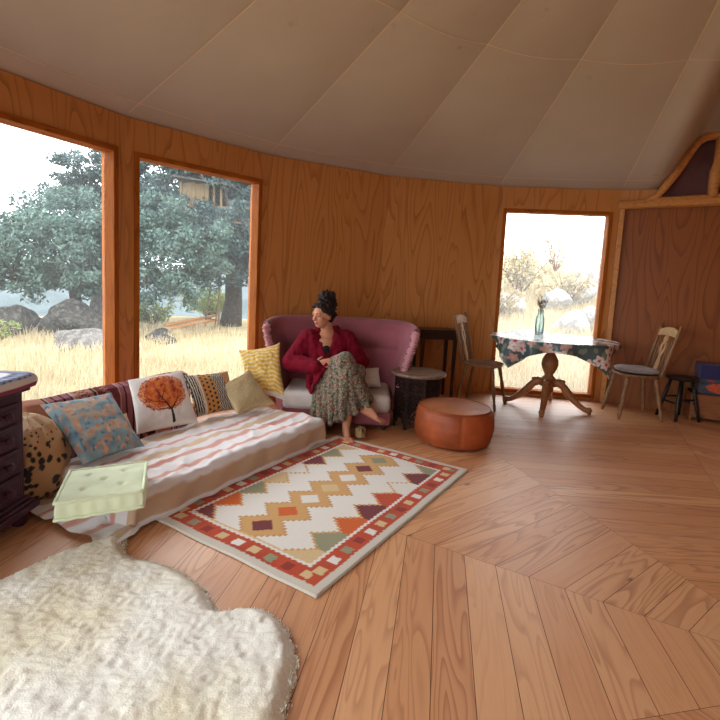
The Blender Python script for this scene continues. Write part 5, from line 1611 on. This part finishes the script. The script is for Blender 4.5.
for z in (3.45,):
    mb = MB(); mb.add(tube([(.3, -.40, z), (1.5, -.40, z)], .025, 6)); mb.obj('rail', 'old_board', t)
mb = MB(); mb.add(box((1.05, .15, 3.45), (.75, .02, .6))); mb.obj('panel', 'metal_sheet', t)
# ladder
t = thing('ladder', 'thin wooden ladder leaning up into the dark oak', 'ladder', (-4.45, 14.4, GH(-4.45, 14.4)))
A = [V3((-.16, 0, 0)), V3((.14, 0, 0))]; B = [V3((-.02, .5, 2.5)), V3((.24, .5, 2.5))]
for a, b in zip(A, B):
    mb = MB(); mb.add(tube([a, b], .022, 6)); mb.obj('rail', 'old_board', t)
for k in range(1, 9):
    q = k / 9; mb = MB(); mb.add(tube([A[0].lerp(B[0], q), A[1].lerp(B[1], q)], .015, 5)); mb.obj('rung', 'old_board', t)
# orange poles lying on the meadow edge
for k, (x0, y0, x1, y1, r, h, lb) in enumerate(((-5.05, 12.6, -4.35, 14.9, .05, .10, 'lowest orange pole lying on the meadow edge'), (-5.12, 12.75, -4.5, 15.0, .045, .20, 'upper orange pole lying on the meadow edge'))):
    z0, z1 = GH(x0, y0) + h, GH(x1, y1) + h + .12; A = V3((x0, y0, z0)); B = V3((x1, y1, z1)); mb = MB(); mb.add(tube([A, A.lerp(B, .5), B], [r, r, r * .9], 10), smooth=False)
    o = mb.obj('wooden_pole', 'pole_wood'); origin(o, A); tag(o, lb, 'pole', 'orange poles on the meadow')
def rock(x, y, sx, sy, sz, seed, mat, label, group, rz=0, sink=.25):
    bm = bmesh.new(); bmesh.ops.create_icosphere(bm, subdivisions=4, radius=1)
    for v in bm.verts:
        p = v.co; d = 1 + .28 * nz(p.x * 1.2 + seed, p.y * 1.2, p.z * 1.2) + .12 * nz(p.x * 3 + seed, p.y * 3, p.z * 3) + .05 * nz(p.x * 8, p.y * 8 + seed, p.z * 8)
        # flat facets
        for k in range(6):
            a = seed * 3.1 + k * 1.9; n = V3((math.cos(a) * .8, math.sin(a) * .8, .6 * math.cos(k * 2.3 + seed))).normalized(); e = p.dot(n) * d
            if e > .72: d -= (e - .72) * .8 / max(.3, p.dot(n))
        v.co = V3((p.x * d * sx, p.y * d * sy, p.z * d * sz))
    me = bpy.data.meshes.new('rock'); bm.to_mesh(me); bm.free(); me.materials.append(MAT[mat]); me.polygons.foreach_set('use_smooth', [True] * len(me.polygons))
    o = bpy.data.objects.new('rock', me); COL.objects.link(o); o.location = (x, y, GH(x, y) + sz * (1 - sink) * .8); o.rotation_euler = (0, 0, rz)
    tag(o, label, 'rock', group)
g = 'rocks below the oak'
rock(-6.55, 11.2, .85, .55, .52, 1, 'rock_dark', 'big dark boulder at the foot of the broad oak trunk', g)
rock(-6.35, 11.9, .35, .35, .62, 2, 'rock_dark', 'pointed dark rock touching the broad oak trunk', g)
rock(-5.35, 9.6, .7, .4, .26, 3, 'rock_pale', 'pale low boulder in the dry grass before the dark one', g)
rock(-5.35, 10.9, .36, .3, .46, 4, 'rock_dark', 'upright dark rock right of the broad oak trunk', g)
rock(-7.8, 10.9, .55, .4, .42, 5, 'rock_dark', 'dark rounded rock at the left edge of the leftmost window', g)
rock(-5.7, 10.6, .6, .35, .28, 14, 'rock_dark', 'low dark rock joining the big boulder to the upright rock', g)
rock(-4.5, 10.9, .35, .22, .14, 6, 'rock_dark', 'flat stone of the low wall nearest the window post', 'stones of the low wall')
rock(-4.75, 11.7, .30, .22, .16, 7, 'rock_dark', 'rounded stone of the low wall beside the orange poles', 'stones of the low wall')
g = 'pale rocks on the slope behind the far window'
for k, (x, y, sx, sy, sz, m_, lb) in enumerate((
    (4.32, 10.2, .38, .32, .30, 'rock_overexposed', 'angular overexposed-white rock right of the vase on the slope'),
    (4.95, 10.6, .34, .34, .30, 'rock_overexposed', 'overexposed-white rock at the right edge of the far window'),
    (4.55, 11.7, .40, .34, .28, 'rock_overexposed', 'grey rock seen just behind the dried sprigs'),
    (5.35, 12.2, .40, .34, .34, 'rock_overexposed', 'grey rock higher up the slope at the right'),
    (3.35, 11.4, .42, .36, .24, 'rock_overexposed', 'low grey rock left of the sprigs'),
    (3.2, 9.4, .45, .3, .13, 'rock_overexposed', 'flat pale rock low in the dry grass behind the table'),
    (5.95, 13.2, .5, .4, .34, 'rock_overexposed', 'topmost grey rock on the slope'))):
    rock(x, y, sx, sy, sz, 20 + k, m_, lb, g)
def bush(label, x, y, r, h, mat, seed, per=500, size=.05, cat='bush', twigs=26, group=None):
    z0 = GH(x, y) - .05; t = thing('bush', label, cat, (x, y, z0), 0, group); rr = random.Random(seed); mb = MB(); cs = []; rs = []
    for k in range(twigs):
        a = rr.uniform(0, 6.28); q = r * rr.uniform(.2, 1); hh = h * rr.uniform(.55, 1); p = V3((q * math.cos(a), q * math.sin(a), hh))
        mb.add(tube([(0, 0, 0), p * .5 + V3((0, 0, .1 * h)), p], [.014, .009, .004], 4)); cs.append((x + p.x, y + p.y, z0 + p.z)); rs.append(r * rr.uniform(.22, .4)); cs.append((x + p.x * .7, y + p.y * .7, z0 + p.z * .6)); rs.append(r * rr.uniform(.2, .35))
    mb.obj('twigs', 'twig', t); V, C = leaves(cs, rs, per, size, seed, .9, .1); leafmesh('foliage', V, C, mat, t, (x, y, z0))
bush('large straw-coloured bush behind the vase', 3.85, 12.3, .85, 1.15, 'yellow_leaf', 31, 520)
bush('yellowish bush right of the large straw-coloured one', 4.85, 11.9, .5, .8, 'yellow_leaf', 32, 560)
bush('pale bush at the left edge of the far window', 2.95, 11.0, .55, .8, 'yellow_leaf', 33, 520)
bush('tall thin bare bush at the top of the slope', 5.5, 14.4, 1.0, 1.5, 'yellow_leaf', 34, 120, .04)
bush('yellow-green bush beyond the orange poles', -5.3, 17.0, .8, .9, 'green_leaf', 35, 420, .06)
bush('rounded green bush beyond the orange poles in the gap', -5.9, 19.0, .9, 1.1, 'green_leaf', 36, 420, .07)
bush('small green bush beside the window post beyond the low wall', -6.0, 14.0, .6, .7, 'green_leaf', 37, 400, .06)
bush('olive bush at the far left beside the rounded rock', -7.2, 9.6, .4, .6, 'green_leaf', 38, 400, .05)

# valley haze beyond the oaks
mb = MB(); mb.add(box((-60, 240, -5), (700, 440, 70))); o = mb.obj('haze', 'gap')
m = bpy.data.materials.new('haze'); m.use_nodes = True; nt = m.node_tree; nt.nodes.remove(nt.nodes['Principled BSDF'])
vs = nt.nodes.new('ShaderNodeVolumeScatter'); vs.inputs['Color'].default_value = (.93, .97, 1, 1); vs.inputs['Density'].default_value = .0002
nt.links.new(vs.outputs[0], nt.nodes['Material Output'].inputs['Volume']); MAT['haze'] = m
o.data.materials.clear(); o.data.materials.append(m); o['kind'] = 'stuff'; o['label'] = 'pale bluish haze filling the valley beyond the oaks'; o['category'] = 'haze'
